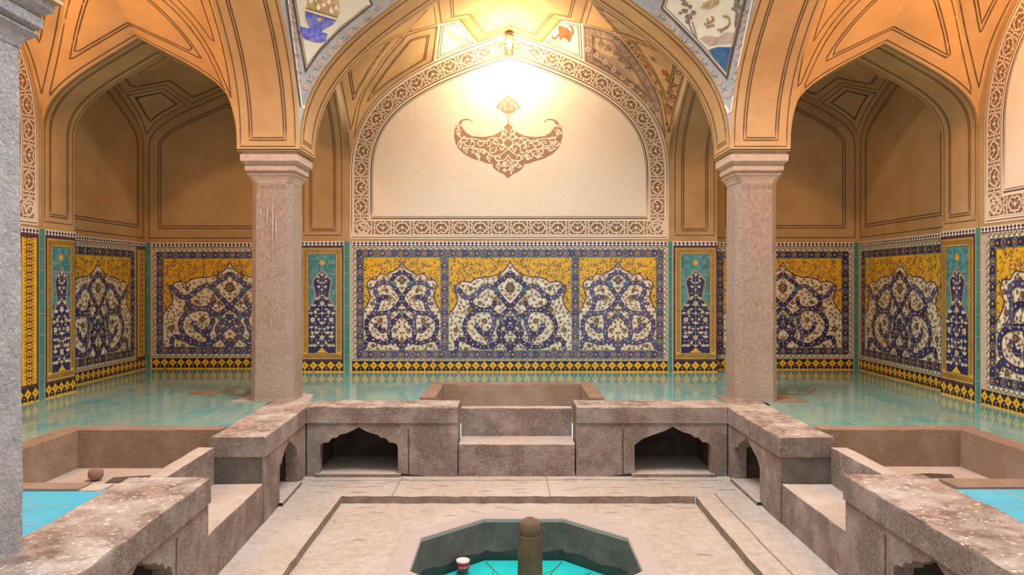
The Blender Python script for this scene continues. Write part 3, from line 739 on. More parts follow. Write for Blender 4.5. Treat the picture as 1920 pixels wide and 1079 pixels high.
# ------------------------------------------------------------------ columns
def column(cx, cy, ms, mc, label, dz=0.0, grp='stone columns round the sunken court'):
    r = root('stone_column', (cx, cy, U), label, 'column')
    def ringp(hx, hy, c, z, jit=0):
        P = [(hx - c, -hy), (hx, -hy + c), (hx, hy - c), (hx - c, hy), (-hx + c, hy), (-hx, hy - c), (-hx, -hy + c), (-hx + c, -hy)]
        return [(cx + x + random.uniform(-jit, jit), cy + y + random.uniform(-jit, jit), z) for x, y in P]
    mb = MB(); rows = [ringp(.200, .200, .05, U - .0), ringp(.196, .200, .05, U + .02)]
    n = 16
    for k in range(n + 1): q = k / n; rows.append(ringp(lerp(.194, .186, q), lerp(.198, .188, q), .052, U + .03 + q * (2.60 + dz - U - .03), .0022))
    mb.grid(rows, ms, False, True); mb.face(list(reversed(rows[0])), ms)
    C = Canvas(mb, lambda u, v, h: V((cx + u, cy - .202 - h * .3, v)))
    C.line([(-.14 + k * .035, 2.57 + dz + random.uniform(-.008, .008)) for k in range(9)], .007, pitedge)
    if cx < 0 and cy > 5:
        for u, a, b in ((-.03, 2.2, 2.42), (.02, 1.9, 2.5), (.05, 2.05, 2.3), (-.09, 2.3, 2.36), (.0, 1.2, 1.5)): C.line([(u + random.uniform(-.004, .004), lerp(a, b, k / 6)) for k in range(7)], .012, stone_pale, 1, False, 2)
    mb.build('shaft', r)
    mb = MB(); z = 2.60 + dz
    prof = [(.187, .05, 0), (.192, .045, .02), (.205, .035, .05), (.222, .02, .072), (.222, .012, .078)]
    rows = [ringp(h, h, c, z + d, .001) for h, c, d in prof]; rows.append(ringp(.15, .15, .01, z + .078)); mb.grid(rows, mc, False, True)
    mb.build('necking', r)
    mb = MB(); rows = [ringp(.18, .18, .005, z + .078), ringp(.228, .228, .004, z + .106, .001), ringp(.230, .230, .004, z + .145, .001), ringp(.18, .18, .01, z + .145)]
    mb.grid(rows, mc, False, True); mb.build('lower_moulding', r)
    mb = MB(); rows = [ringp(.21, .21, .004, z + .145), ringp(.258, .258, .004, z + .186, .001), ringp(.26, .26, .004, z + .246, .001), ringp(.245, .245, .004, z + .25), ringp(.245, .245, .004, z + .279)]
    mb.grid(rows, mc, False, True); mb.build('abacus', r)
    return r
column(-2.19, 6.975, column_m, capital_m, 'pinkish stone column with white drips, left of the painted back wall')
column(2.23, 6.975, column_m, capital_m, 'pinkish grey stone column, right of the painted back wall')
column(-2.19, 2.90, column_day, column_day, 'near grey stone column cut by the left edge of the photo', .05)
column(2.57, 2.90, column_day, column_day, 'near stone column beyond the right edge of the photo', .05)

# ------------------------------------------------------------------ stone benches with cusped niches
def ogee(h, H, worn=False):
    R = [(1, 0), (1, .55), (.97, .63), (.88, .66), (.77, .665), (.74, .71), (.68, .76), (.56, .77), (.49, .83), (.3, .87), (.12, .94), (0, 1)]
    Lw = [(-.16, .925), (-.34, .87), (-.55, .81), (-.8, .73), (-1, .60), (-1, 0)]
    Lf = [(-x, z) for x, z in reversed(R[:-1])]
    return [(x * h, z * H) for x, z in R + (Lw if worn else Lf)]
def bench(M, s0, s1, label, niches, hc=(.467, .605), wc=.38, m=stone, ends=True, endm=None, grooves=(), loc=(0, 0, 0), overh=.012, cope2=None, z0=-.03):
    r = root('stone_bench', loc, label, 'bench')
    mb = MB(); mb.rough_box(s0 - (.008 if ends else 0), s1 + (.008 if ends else 0), -overh, wc, hc[0], hc[1], m, coping_m, M)
    c = mb.build('coping', r)
    mb = MB(); poly = [(s0, z0), (s0, hc[0]), (s1, hc[0]), (s1, z0)]
    for sc, hw, hz, worn in sorted(niches, key=lambda a: -a[0]):
        poly += [(sc + x, z + .03) for x, z in ogee(hw, hz - .03, worn)]
    th = .10
    P = [V((x, 0, z)) for x, z in poly]
    tri = tessellate_polygon([P])
    for t in tri:
        mb.face([M(P[k].x, 0.0, P[k].z) for k in t], m)
    n = len(P)
    for k in range(n):
        a, b = P[k], P[(k + 1) % n]; mb.face([M(a.x, 0, a.z), M(b.x, 0, b.z), M(b.x, th, b.z), M(a.x, th, a.z)], m)
    # end faces and back slab
    for e in (s0, s1):
        mb.face([M(e, th, z0), M(e, wc - .02, z0), M(e, wc - .02, hc[0]), M(e, th, hc[0])], m)
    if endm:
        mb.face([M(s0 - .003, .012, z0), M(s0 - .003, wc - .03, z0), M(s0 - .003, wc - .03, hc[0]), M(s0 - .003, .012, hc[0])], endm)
    mb.box(s0, s1, .0, .02, z0 - .02, z0, m, M=M)
    C = Canvas(mb, lambda u, v, h: M(u, -.0005 - h, v))
    for g in grooves: C.line([(g + random.uniform(-.003, .003), z0 + .05 + k * .05) for k in range(9)], .012, cavity)
    mb.build('front_slab', r)
    if niches:
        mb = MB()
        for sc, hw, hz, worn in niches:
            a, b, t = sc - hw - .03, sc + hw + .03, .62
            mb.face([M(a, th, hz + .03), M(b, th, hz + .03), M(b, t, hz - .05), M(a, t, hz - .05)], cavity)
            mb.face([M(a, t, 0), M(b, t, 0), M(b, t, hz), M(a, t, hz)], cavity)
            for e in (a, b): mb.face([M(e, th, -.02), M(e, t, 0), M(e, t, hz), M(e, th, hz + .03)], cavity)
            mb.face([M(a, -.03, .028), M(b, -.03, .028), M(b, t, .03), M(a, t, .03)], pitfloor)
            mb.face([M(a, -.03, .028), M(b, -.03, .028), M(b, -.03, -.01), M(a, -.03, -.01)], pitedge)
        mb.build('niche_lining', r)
    return r
Mb = lambda s, t, z: V((s, 6.5 + t, z))
Mr = lambda s, t, z: V((1.885 + t, s, z))
Ml = lambda s, t, z: V((XL(s) - t, s, z))
bench(Mb, -1.786, -.475, 'stone bench with a cusped niche left of the middle step', [(-1.335, .342, .43, False)], grooves=(-.90,), ends=False)
bench(Mb, .56, 1.871, 'stone bench with a cusped niche right of the middle step', [(1.40, .333, .435, True)], grooves=(.965,), ends=False)
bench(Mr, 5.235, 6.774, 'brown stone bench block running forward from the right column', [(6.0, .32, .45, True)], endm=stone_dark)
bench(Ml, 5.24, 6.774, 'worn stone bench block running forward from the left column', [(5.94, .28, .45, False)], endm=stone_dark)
bench(Mr, 1.7, 4.22, 'long near stone bench at the right edge with a worn top', [(3.33, .36, .46, True)], grooves=(3.77, 2.9 - .05), wc=.45)
bench(Ml, 1.7, 4.16, 'long near stone bench at the left edge with white patches on top', [(3.31, .36, .46, False)], grooves=(3.72, 2.85), wc=.45)

def seat(M, s0, s1, label):
    r = root('stone_step', (0, 0, 0), label, 'stone step')
    mb = MB(); mb.rough_box(s0 + .002, s1 - .002, 0.004, .36, -.03, .28, stone, stone_pale, M, .1, .003); mb.build('step', r)
    mb = MB(); mb.rough_box(s0 + .002, s1 - .002, .345, .46, .2, .537, stone, stone_pale, M, .1, .003, .006); mb.build('backrest', r)
    return r
seat(Mb, -.467, .549, 'stone step seat in the gap in front of the middle tub')
seat(Mr, 4.23, 5.225, 'stone step seat between the two right hand benches')
seat(Ml, 4.17, 5.23, 'pale stone step seat between the two left hand benches')

# ------------------------------------------------------------------ recessed stone tubs in the raised floor
def tub(x0, x1, y0, y1, zb, label, rims, m=None, fill=None):
    """inner box x0..x1, y0..y1; rims = widths (left, right, front, back)"""
    r = root('stone_tub', ((x0 + x1) / 2, (y0 + y1) / 2, zb), label, 'stone tub')
    m = m or stone_warm; mb = MB(); l, q, f, b = rims; zt = U + .012
    if fill: mb.box(fill[0], fill[1], y1, y1 + b, zb, zt, m)
    def bar(a0, a1, b0, b1, horiz):
        if horiz: mb.rough_box(a0, a1, b0, b1, zb, zt, m, stone_pale if m is not stone_warm else stone_warm, None, .12, .002, .005)
        else: mb.rough_box(b0, b1, a0, a1, zb, zt, m, m, lambda x, y, z: V((y, x, z)), .12, .002, .005)
    if b: bar(x0 - l, x1 + q, y1, y1 + b, True)
    if f: bar(x0 - l, x1 + q, y0 - f, y0, True)
    if l: bar(x0 - l, x0, y0, y1, False)
    if q: bar(x1, x1 + q, y0, y1, False)
    mb.build('rim', r)
    mb = MB(); mb.box(x0, x1, y0, y1, zb - .05, zb, stone_pale)
    if fill: mb.box(fill[0], fill[1], 5.26, y1, zb - .05, zb, stone_pale); mb.build('basin_floor', r)
    return r
tub(-.725, .725, 6.97, 7.9, .2, 'recessed brown stone tub in the tiled floor before the back wall', (.14, .14, 0, .19))
tub(-3.18, -2.27, 4.04, 5.47, .33, 'recessed stone tub in the left tiled floor holding a round stone', (.14, 0, .13, .15), None, (-2.27, -2.14))
tub(2.355, 3.29, 4.12, 5.48, .34, 'recessed stone tub in the right tiled floor', (0, .14, .17, .15), None, (2.275, 2.355))
# connecting slabs between side tubs' rims and the coping
mb = MB(); mb.rough_box(-2.262, -2.15, 3.9, 4.03, .45, U + .008, stone_pale, stone_pale, None, .1, .002)
tag(mb.build('stone_slab'), 'small pale slab beside the left tub near the bench', 'stone slab')
# round stone in the left tub
mb = MB(); rr = .052; mb.lathe([(.001, .332 + .088)] + [(rr * math.sin(t) * (1 + .04 * math.sin(3 * t)), .332 + .044 + .044 * math.cos(t)) for t in [.35 + k * .27 for k in range(10)]] + [(.001, .332)], (-2.86, 5.13), stone_warm, 18)
tag(mb.build('round_stone'), 'small round brown stone lying in the left tub', 'stone')
for x0, x1, y0, y1, z, lb in ((-2.76, -2.40, 5.06, 5.26, .331, 'dark drain slot beside the round stone in the left tub'), (2.78, 3.06, 5.14, 5.28, .341, 'dark drain slot in the floor of the right tub')):
    mb = MB()
    P = [(x0, y0, z), (x1, y0 + .02, z), (x1 + .03, y1 - .03, z), (lerp(x0, x1, .6), y1, z), (x0 - .02, y1 - .05, z)]
    mb.prism(P, (0, 0, .002), cavity); tag(mb.build('drain_slot'), lb, 'drain')  # flat sheet, the slot's inner shade is in its dark colour
# drain covers by the columns, stone pads under the columns
def hatch(P, label):
    r = root('drain_cover', (P[0][0], P[0][1], U), label, 'drain cover'); c = sum((V(p) for p in P), V((0, 0))) / 4
    o = [V(p) for p in P]; i = [c + (p - c) * .86 for p in o]; mb = MB()
    for k in range(4):
        a, b, d, e = o[k], o[(k + 1) % 4], i[(k + 1) % 4], i[k]
        mb.prism([V((p.x, p.y, U + .001)) for p in (a, b, d, e)], (0, 0, .007), stone_warm)
    mb.build('frame', r); mb = MB(); mb.prism([V((p.x, p.y, U + .001)) for p in i], (0, 0, .003), floor_tile); mb.build('tile_plate', r)
def gp(x, y): d = 1540 / (y - 528); return ((x - 960) * d / F, d)
hatch([gp(412, 736), gp(455, 743), gp(478, 731), gp(440, 726)], 'stone framed drain cover behind the left column')
hatch([gp(1448, 738), gp(1508, 742), gp(1528, 731), gp(1468, 725)], 'stone framed drain cover behind the right column')
mb = MB(); mb.prism([V((*gp(x, y), U + .001)) for x, y in ((430, 755), (470, 744), (560, 738), (588, 741), (580, 755))], (0, 0, .005), stone_pale)
tag(mb.build('stone_pad'), 'irregular pale stone pad under the left column', 'stone pad')
mb = MB(); mb.prism([V((*gp(x, y), U + .001)) for x, y in ((1338, 742), (1440, 741), (1480, 745), (1520, 755), (1360, 755))], (0, 0, .005), stone_warm)
tag(mb.build('stone_pad'), 'irregular brown stone pad under the right column', 'stone pad')
mb = MB(); mb.prism([V((*gp(x, y), U + .001)) for x, y in ((352, 737), (385, 732), (412, 735), (408, 741), (375, 741))], (0, 0, .003), stone_warm)
tag(mb.build('floor_patch'), 'peach coloured repair patch in the tiles beside the left drain cover', 'floor patch')

# ------------------------------------------------------------------ octagonal pool with its spout
r = root('octagonal_pool', (OC.x, OC.y, ZP - .35), 'octagonal stone pool with turquoise bottom sunk in the court floor', 'pool')
mb = MB(); zt = ZP + .028
rows = [[V((*octv(a, k), z)) for k in range(8)] for a, z in ((AP + .14, ZP - .02), (AP + .14, zt - .003), (AP + .135, zt), (AP + .005, zt), (AP, zt - .006), (AP, zt - .03))]
mb.grid(rows, coping_o, False, True); mb.build('coping', r)
mb = MB(); mb.grid([[V((*octv(AP, k), z)) for k in range(8)] for z in (zt - .03, ZP - .16, -.45)], stone_dark, False, True)
wet = mat('wet_basin_stone', (.055, .045, .035), .35, (.03, .025, .02), 20, .3, 60, .5)
for k in range(8):
    a, b = octv(AP - .001, k), octv(AP - .001, k + 1); n = 10; top = []; bot = []
    for q in range(n + 1):
        p = a.lerp(b, q / n); top.append(V((p.x, p.y, -.262 + .012 * math.sin(q * 1.1 + k * 2)))); bot.append(V((p.x, p.y, -.36)))
    mb.grid([top, bot], wet, False)
mb.build('side_wall', r)
mb = MB(); mb.face([V((*octv(AP, k), -.335)) for k in range(8)], pool_tile)
C = Canvas(mb, lambda u, v, h: V((OC.x + u, OC.y + v, -.334 + h)))
for k in range(16):
    a = math.radians(22.5 * k); r0, r1 = (.30, .72) if k % 2 else (.12, .66)
    C.line([(r0 * math.cos(a), r0 * math.sin(a)), (r1 * math.cos(a), r1 * math.sin(a))], .008, t_olive)
    C.line([(.30 * math.cos(a), .30 * math.sin(a)), (.56 * math.cos(a + .39 * (1 if k % 2 else -1)), .56 * math.sin(a + .39 * (1 if k % 2 else -1)))], .006, t_olive)
mb.build('tiled_bottom', r)
mb = MB(); mb.face([V((*octv(AP, k), -.305)) for k in range(8)], water_mat()); mb.build('water', r)
r = root('fountain_spout', (.115, 4.745, -.4), 'brown stone fountain spout with rounded cap rising from the pool', 'fountain')
sp = mat('spout_stone', (.22, .15, .085), .8, (.12, .08, .045), 12, .4, 50, .3, stretch=(1, 1, .5))
mb = MB(); mb.lathe([(.084, -.40), (.080, -.2), (.0765, .05), (.0745, .088)], (.115, 4.745), sp); mb.build('shaft', r)
mb = MB(); mb.lathe([(.0735, .088), (.068, .091), (.066, .095), (.070, .100), (.069, .13), (.062, .165), (.048, .185), (.028, .195), (.010, .196), (.008, .17)], (.115, 4.745), sp); mb.build('cap', r)
cx, cy = -.342, 5.20
r = root('floating_tin', (cx, cy, -.305), 'small red and white round tin floating in the pool', 'tin')
red = mat('red_tin', (.42, .035, .04), .4, (.30, .02, .03), 20); wax = mat('white_tin_lid', (.78, .70, .66), .5)
mb = MB(); mb.lathe([(.001, -.31), (.040, -.31), (.046, -.30), (.047, -.248), (.043, -.244)], (cx, cy), red)
C = Canvas(mb, lambda u, v, h: V((cx + (.048 + h) * math.sin(u), cy - (.048 + h) * math.cos(u), v)))
for u in (-.5, -.15, .2, .55): C.rect(u, -.285, u + .18, -.275, wax)
mb.build('body', r); mb = MB(); mb.lathe([(.0475, -.250), (.0475, -.240), (.040, -.238), (.038, -.246), (.001, -.246)], (cx, cy), wax); mb.build('lid', r)

# ------------------------------------------------------------------ lamps at the tops of the wall arches
glass_l = mat('lit_lamp_glass', (1, .86, .62), .3, emit=4); brass = mat('brass_lamp', (.45, .30, .12), .4, (.3, .2, .08), 20); capm = mat('dark_lamp_cap', (.16, .08, .04), .5, (.1, .05, .02), 20)
def wall_lamp(p, d, label, power, col):
    """p on wall plane, d unit vector into the room"""
    r = root('wall_lamp', p, label, 'wall lamp'); p = V(p); d = V(d); c = p + d * .10
    mb = MB(); mb.lathe([(.001, c.z - .005), (.038, c.z - .005), (.044, c.z + .0), (.044, c.z + .045), (.040, c.z + .05), (.001, c.z + .05)], (c.x, c.y), brass, 16)
    e = V((-d.y, d.x, 0)); a = p + V((0, 0, .02))
    mb.prism([a + e * .012, a - e * .012, a - e * .012 + V((0, 0, .02)), a + e * .012 + V((0, 0, .02))], d * .07, brass)
    mb.build('bracket', r)
    mb = MB()
    for k in range(4):
        t = k * math.pi / 2 + .78; x, y = c.x + .038 * math.cos(t), c.y + .038 * math.sin(t); mb.box(x - .003, x + .003, y - .003, y + .003, c.z - .13, c.z, brass)
    mb.build('cage', r)
    mb = MB(); mb.lathe([(.001, c.z - .008), (.028, c.z - .012), (.032, c.z - .03), (.032, c.z - .12), (.001, c.z - .125)], (c.x, c.y), glass_l, 16); mb.build('glass_cylinder', r)
    mb = MB(); mb.lathe([(.044, c.z - .125), (.046, c.z - .135), (.045, c.z - .165), (.036, c.z - .185), (.018, c.z - .198), (.001, c.z - .20)], (c.x, c.y), capm, 16); mb.build('bottom_cap', r)
    q = c + d * .32 - V((0, 0, .30)); l = lamp_light('lamp_glow', (q.x - p.x, q.y - p.y, q.z - p.z), power, col, .06, r)
    return r
wall_lamp((-.035, WB - .01, 4.60), (0, -1, 0), 'small glowing lamp at the top of the painted back wall', 36, (1, .78, .50))
wall_lamp((WL + .01, 4.94, 4.50), (1, 0, 0), 'small glowing lamp high on the left side wall', 68, (1, .50, .16))
wall_lamp((WR - .01, 4.94, 4.50), (-1, 0, 0), 'small glowing lamp high on the right side wall', 68, (1, .50, .16))

# ------------------------------------------------------------------ the painted back wall: lunette with incised border and ornament
class Band:
    """strip of width w along a plan path on a surface; u = length, v = 0..w towards the left of travel"""
    def __init__(s, path, w, fn):
        s.p = resample([V((x, y, 0)) for x, y in path], max(8, int(len(path) * 2))); s.w = w; s.fn = fn; s.L = [0]
        for a, b in zip(s.p, s.p[1:]): s.L.append(s.L[-1] + (b - a).length)
        s.len = s.L[-1]
    def at(s, u, v, h):
        u = max(0, min(s.len - 1e-6, u)); j = 0
        lo, hi = 0, len(s.L) - 1
        while hi - lo > 1:
            m = (lo + hi) // 2
            if s.L[m] <= u: lo = m
            else: hi = m
        j = lo; a, b = s.p[j], s.p[j + 1]; q = (u - s.L[j]) / (s.L[j + 1] - s.L[j]); c = a.lerp(b, q)
        ta = (s.p[j + 1] - s.p[max(0, j - 1)]).normalized(); tb = (s.p[min(len(s.p) - 1, j + 2)] - a).normalized(); t = ta.lerp(tb, q).normalized()
        return s.fn(c.x - t.y * v, c.y + t.x * v, h)
def incised_motifs(C, L, w, period):
    n = max(1, round(L / period)); p = L / n; m = w / 2
    for k in range(n):
        c = (k + .5) * p; a = p * .33; fl = 1 if k % 2 else -1
        pts = [(c - a, m), (c - a * .75, m + w * .26 * fl), (c - a * .3, m + w * .36 * fl), (c, m + w * .26 * fl), (c + a * .3, m + w * .36 * fl), (c + a * .75, m + w * .26 * fl), (c + a, m), (c + a * .55, m - w * .3 * fl), (c + a * .12, m - w * .3 * fl), (c, m - w * .42 * fl), (c - a * .12, m - w * .3 * fl), (c - a * .55, m - w * .3 * fl)]
        C.line(smooth(pts, 3, True), w * .085, cream, 2, True)
        C.conv([(c, m + w * .16), (c + w * .10, m), (c, m - w * .16), (c - w * .10, m)], cream, 2)
        for sx in (-1, 1):
            C.line([(c + sx * w * .1, m), (c + sx * w * .22, m + w * .08 * fl), (c + sx * w * .2, m + w * .18 * fl)], w * .05, cream, 2)
        for sx in (-1, 1):
            for vv, aa in ((.12, .9), (.88, -.9), (.30, .3), (.70, -.3)): C.leaf(c + sx * a * .5, w * vv, (aa if sx > 0 else math.pi - aa), w * .2, w * .045, cream, 3)
            C.leaf(c + sx * a * .95, m, 0 if sx > 0 else math.pi, w * .16, w * .05, cream, 3)
        e = c + p / 2; q = w * .09
        for sx in (-1, 1):
            C.line(smooth([(e + sx * q * 2.1, 0), (e + sx * q * .7, w * .2), (e + sx * q * 1.3, w * .38), (e + sx * q * .4, m), (e + sx * q * 1.3, w * .62), (e + sx * q * .7, w * .8), (e + sx * q * 2.1, w)], 2), w * .075, cream, 2)
            for vv in (.14, .32, .68, .86): C.leaf(e + sx * q, w * vv, (0 if sx > 0 else math.pi) + .5 * (1 if vv > .5 else -1), w * .17, w * .04, cream, 2)
    for vv in (.03, .97): C.line([(L * k / (n * 6), w * vv) for k in range(n * 6 + 1)], w * .06, cream, 2)

def lunette(fn, x0, x1, label, motif, arch_on=True):
    """fn(x, z, h) maps wall coordinates"""
    c, hw = (x0 + x1) / 2, (x1 - x0) / 2; r = root('painted_wall_panel', tuple(fn(c, 2.3, 0)), label, 'wall panel')
    def shape(d, zb):                                  # outline inset by d from the arch
        h = hw - d; a = half_arch(h, 3.0, 1.73 - d * 1.22, n=26, **LUN)
        return [(c - h, zb)] + [(c - x, z) for x, z in a] + [(c + x, z) for x, z in reversed(a[:-1])] + [(c + h, zb)]
    mb = MB(); C = Canvas(mb, fn); P = shape(.0, 2.215)
    C.poly(P, plaster_light, 2); mb.build('plaster_field', r)
    mb = MB(); C = Canvas(mb, fn)
    for d, ww, z in ((.02, .008, 2.235), (.255, .013, 2.465), (.275, .006, 2.487)):
        P = shape(d, z); P = P[:1] + [(P[0][0], lerp(P[0][1], P[1][1], k / 6)) for k in range(1, 6)] + P[1:]
        C.line(P, ww, line, 5, True)
    mb.build('painted_line', r)
    mb = MB(); O, I = shape(.045, 2.262), shape(.228, 2.44)
    C = Canvas(mb, fn)
    for k in range(len(O) - 1): C.conv([O[k], O[k + 1], I[k + 1], I[k]], brown, 4)
    C.conv([O[0], I[0], I[-1], O[-1]], brown, 4)
    w_ = .178
    B1 = Band(list(reversed(O)), w_, fn); C1 = Canvas(mb, lambda u, v, h: B1.at(u, v, h + .0036)); incised_motifs(C1, B1.len, w_, .235)
    B2 = Band([(O[0][0] + .0, O[0][1]), (O[-1][0], O[-1][1])], w_, fn); C2 = Canvas(mb, lambda u, v, h: B2.at(u, v, h + .0036)); incised_motifs(C2, B2.len, w_, .235)
    mb.build('incised_border', r)
    if motif:
        S8 = 6.348; sc = 9.04 / F; cx = (840 + 717 / S8 - 960) * sc
        def X(p): return (cx + p[0] / S8 * sc, 1.7 - (170 + p[1] / S8 - 528) * sc)
        def sym(R, L=1): 
            P = [X(p) for p in R]; Q = [X((-p[0], p[1])) for p in reversed(R) if abs(p[0]) > 1]; return P + Q
        loz = [(0, 48), (50, 92), (100, 130), (142, 190), (148, 212), (105, 212), (70, 250), (30, 268), (0, 268)]
        main = [(0, 385), (50, 430), (100, 488), (170, 528), (250, 545), (330, 550), (430, 540), (500, 500), (545, 440), (568, 405), (560, 380), (530, 352), (490, 345), (450, 352), (425, 390), (432, 358), (470, 334), (520, 333), (570, 350), (615, 400), (640, 460), (645, 540), (628, 620), (590, 690), (520, 755), (440, 800), (380, 820), (330, 832), (250, 865), (190, 868), (178, 915), (130, 955), (60, 990), (0, 1042)]
        mb = MB(); C = Canvas(mb, fn)
        mot = mat('tan_incised_ground', (.46, .27, .16), .85, (.38, .22, .13), 14, spec=.2)
        for R in (loz, main): C.poly(sym(R), mot, 4)
        C.line([X((0, 265)), X((-18, 300)), X((0, 385))], .009, mot, 4); C.line([X((0, 265)), X((18, 300)), X((0, 385))], .009, mot, 4)
        PM, PL = sym(main), sym(loz)
        def clip(pts, poly, ww, l=6):
            run = []
            for p in pts + [None]:
                if p and inside(p, poly): run.append(p)
                else:
                    if len(run) > 1: C.line(run, ww, plaster_light, l)
                    run = []
        rnd = random.Random(11)
        def spiral(x, y, r, a, sg):
            return [X((x + r * (1 - k / 22) * math.cos(a + sg * k * .42), y + r * (1 - k / 22) * math.sin(a + sg * k * .42))) for k in range(17)]
        spots = [(60, 560, 48), (150, 600, 45), (240, 620, 45), (335, 620, 48), (430, 620, 45), (520, 590, 50), (590, 500, 42), (80, 680, 50), (190, 700, 52), (300, 730, 46), (400, 720, 48), (500, 690, 42), (120, 800, 48), (230, 800, 40), (40, 870, 42), (120, 900, 35), (45, 480, 36), (570, 640, 36), (350, 780, 30), (40, 950, 24), (600, 420, 24)]
        for x, y, r_ in spots:
            a = rnd.uniform(0, 6.28); sg = rnd.choice((-1, 1))
            for m_ in (1, -1):
                P = [(cx + m_ * (p[0] - cx), p[1]) for p in spiral(x, y, r_, a, sg)]; clip(P, PM, .012)
                for q in (3, 7, 11):
                    p = P[q]
                    if inside(p, PM): C.leaf(p[0], p[1], m_ * (a + q * .4), .04, .013, plaster_light, 6)
        for pts in ([(0, 560), (60, 620), (0, 690)], [(0, 690), (90, 760), (190, 770), (300, 700), (430, 690), (560, 600)], [(0, 760), (40, 820), (130, 830), (170, 780)], [(0, 820), (60, 900), (120, 870)], [(60, 450), (90, 560), (200, 560), (280, 600), (420, 570), (560, 560), (600, 470)]):
            sp_ = smooth(pts, 8)
            for m_ in (1, -1): clip([X((m_ * x, y)) for x, y in sp_], PM, .013)
        for x, y, r_ in ((50, 150, 26), (95, 185, 22), (30, 210, 22), (0, 110, 18)):
            for m_ in (1, -1): clip([(cx + m_ * (p[0] - cx), p[1]) for p in spiral(x, y, r_, x, 1)], PL, .007)
        mb.build('scroll_ornament', r)
    return r
lunette(lambda x, z, h: V((x, WB - .002 - h, z)), -1.965, 1.90, 'cream painted back wall panel with brown scroll ornament and incised border', True)
lunette(lambda y, z, h: V((WL + .002 + h, y, z)), 2.98, 6.88, 'cream painted panel on the left side wall behind the near column', False)
lunette(lambda y, z, h: V((WR - .002 - h, y, z)), 2.98, 6.66, 'cream painted panel with incised border at the right edge', False)

# ------------------------------------------------------------------ glazed tile dado
def flower(C, x, y, r, petal, core, l, n=6, rot=0):
    for k in range(n):
        a = rot + 2 * math.pi * k / n; C.disc(x + r * .58 * math.cos(a), y + r * .58 * math.sin(a), r * .42, petal, l, 5, a)
    C.disc(x, y, r * .42, petal, l, 6); C.disc(x, y, r * .3, core, l + 1, 6)
def star_flower(C, x, y, r, outer, core, l, n=5, rot=.3):
    C.star(x, y, r, outer, l, n, .55, rot); C.disc(x, y, r * .38, core, l + 1, 6)
def border_run(C, L, w, kind, flip=False):
    """repeat ornament along a strip 0..L x 0..w (ground already laid)"""
    if kind == 'blue':
        n = max(2, round(L / .072)); p = L / n
        for k in range(n):
            c = (k + .5) * p
            if k % 2: C.ring(c, w / 2, w * .33, .007, t_lav, 3, 8)
            else:
                for sg in (-1, 1): C.conv([(c + p * .5, w * (.5 + sg * .46)), (c + p * .25, w * (.5 + sg * .46)), (c + p * .38, w * (.5 + sg * .28))], t_wht, 3)
            C.disc(c, w / 2, w * .21, t_brn if k % 3 else t_plum, 4, 6); C.disc(c, w / 2, w * .15, t_gold if k % 3 == 0 else t_yel, 5, 5, .3); C.disc(c, w / 2, w * .05, t_plum, 6, 4)
    elif kind == 'yellow':
        n = max(2, round(L / .062)); p = L / n
        for k in range(n):
            c = (k + .5) * p; C.ring(c, w / 2, w * .20, .0065, t_plum, 3, 7); C.disc(c, w / 2, w * .07, t_brn, 3, 4)
            e = c + p / 2
            C.line([(e - p * .22, w * .18), (e + p * .05, w * .4), (e - p * .05, w * .6), (e + p * .22, w * .82)], .0085, t_plum, 3)
            C.line([(e + p * .20, w * .16), (e + p * .3, w * .3)], .007, t_brn, 3); C.line([(e - p * .20, w * .84), (e - p * .3, w * .7)], .007, t_brn, 3)
    elif kind == 'zigzag':
        n = max(2, round(L / .068)); p = L / n
        for k in range(n):
            c = (k + .5) * p
            C.line([(c - p * .5, w * .12), (c, w * .88)], .010, t_plum, 3); C.line([(c, w * .88), (c + p * .5, w * .12)], .009, t_olive, 3)
            C.conv([(c - p * .13, w * .12), (c + p * .13, w * .12), (c, w * .5)], t_plum, 3)
def frame_ring(mb, fn, x0, y0, x1, y1, w, ground, kind, l, edge=None, sides='bltr'):
    """rectangular border, outer size given; each side an ornamented run"""
    C = Canvas(mb, fn)
    G = {'b': ((x0, y0), (x1, y0), (x1 - w, y0 + w), (x0 + w, y0 + w)), 't': ((x0, y1), (x1, y1), (x1 - w, y1 - w), (x0 + w, y1 - w)), 'l': ((x0, y0), (x0 + w, y0 + w), (x0 + w, y1 - w), (x0, y1)), 'r': ((x1, y0), (x1, y1), (x1 - w, y1 - w), (x1 - w, y0 + w))}
    for k in sides: C.conv(G[k], ground, l)
    hh = l * .0009
    if 'b' in sides: border_run(Canvas(mb, lambda u, v, h: fn(x0 + u, y0 + v, hh + h)), x1 - x0, w, kind)
    if 't' in sides: border_run(Canvas(mb, lambda u, v, h: fn(x0 + u, y1 - v, hh + h)), x1 - x0, w, kind)
    if 'l' in sides: border_run(Canvas(mb, lambda u, v, h: fn(x0 + v, y0 + w + u, hh + h)), y1 - y0 - 2 * w, w, kind)
    if 'r' in sides: border_run(Canvas(mb, lambda u, v, h: fn(x1 - v, y0 + w + u, hh + h)), y1 - y0 - 2 * w, w, kind)
    if edge:
        e, ww = edge
        for (a, b, c, d) in ((x0, y0, x1, y0 + ww), (x0, y1 - ww, x1, y1), (x0, y0, x0 + ww, y1), (x1 - ww, y0, x1, y1)): C.rect(a, b, c, d, e, l + 5)
        for (a, b, c, d) in ((x0 + w - ww, y0 + w - ww, x1 - w + ww, y0 + w), (x0 + w - ww, y1 - w, x1 - w + ww, y1 - w + ww), (x0 + w - ww, y0 + w, x0 + w, y1 - w), (x1 - w, y0 + w, x1 - w + ww, y1 - w)): C.rect(a, b, c, d, e, l + 5)

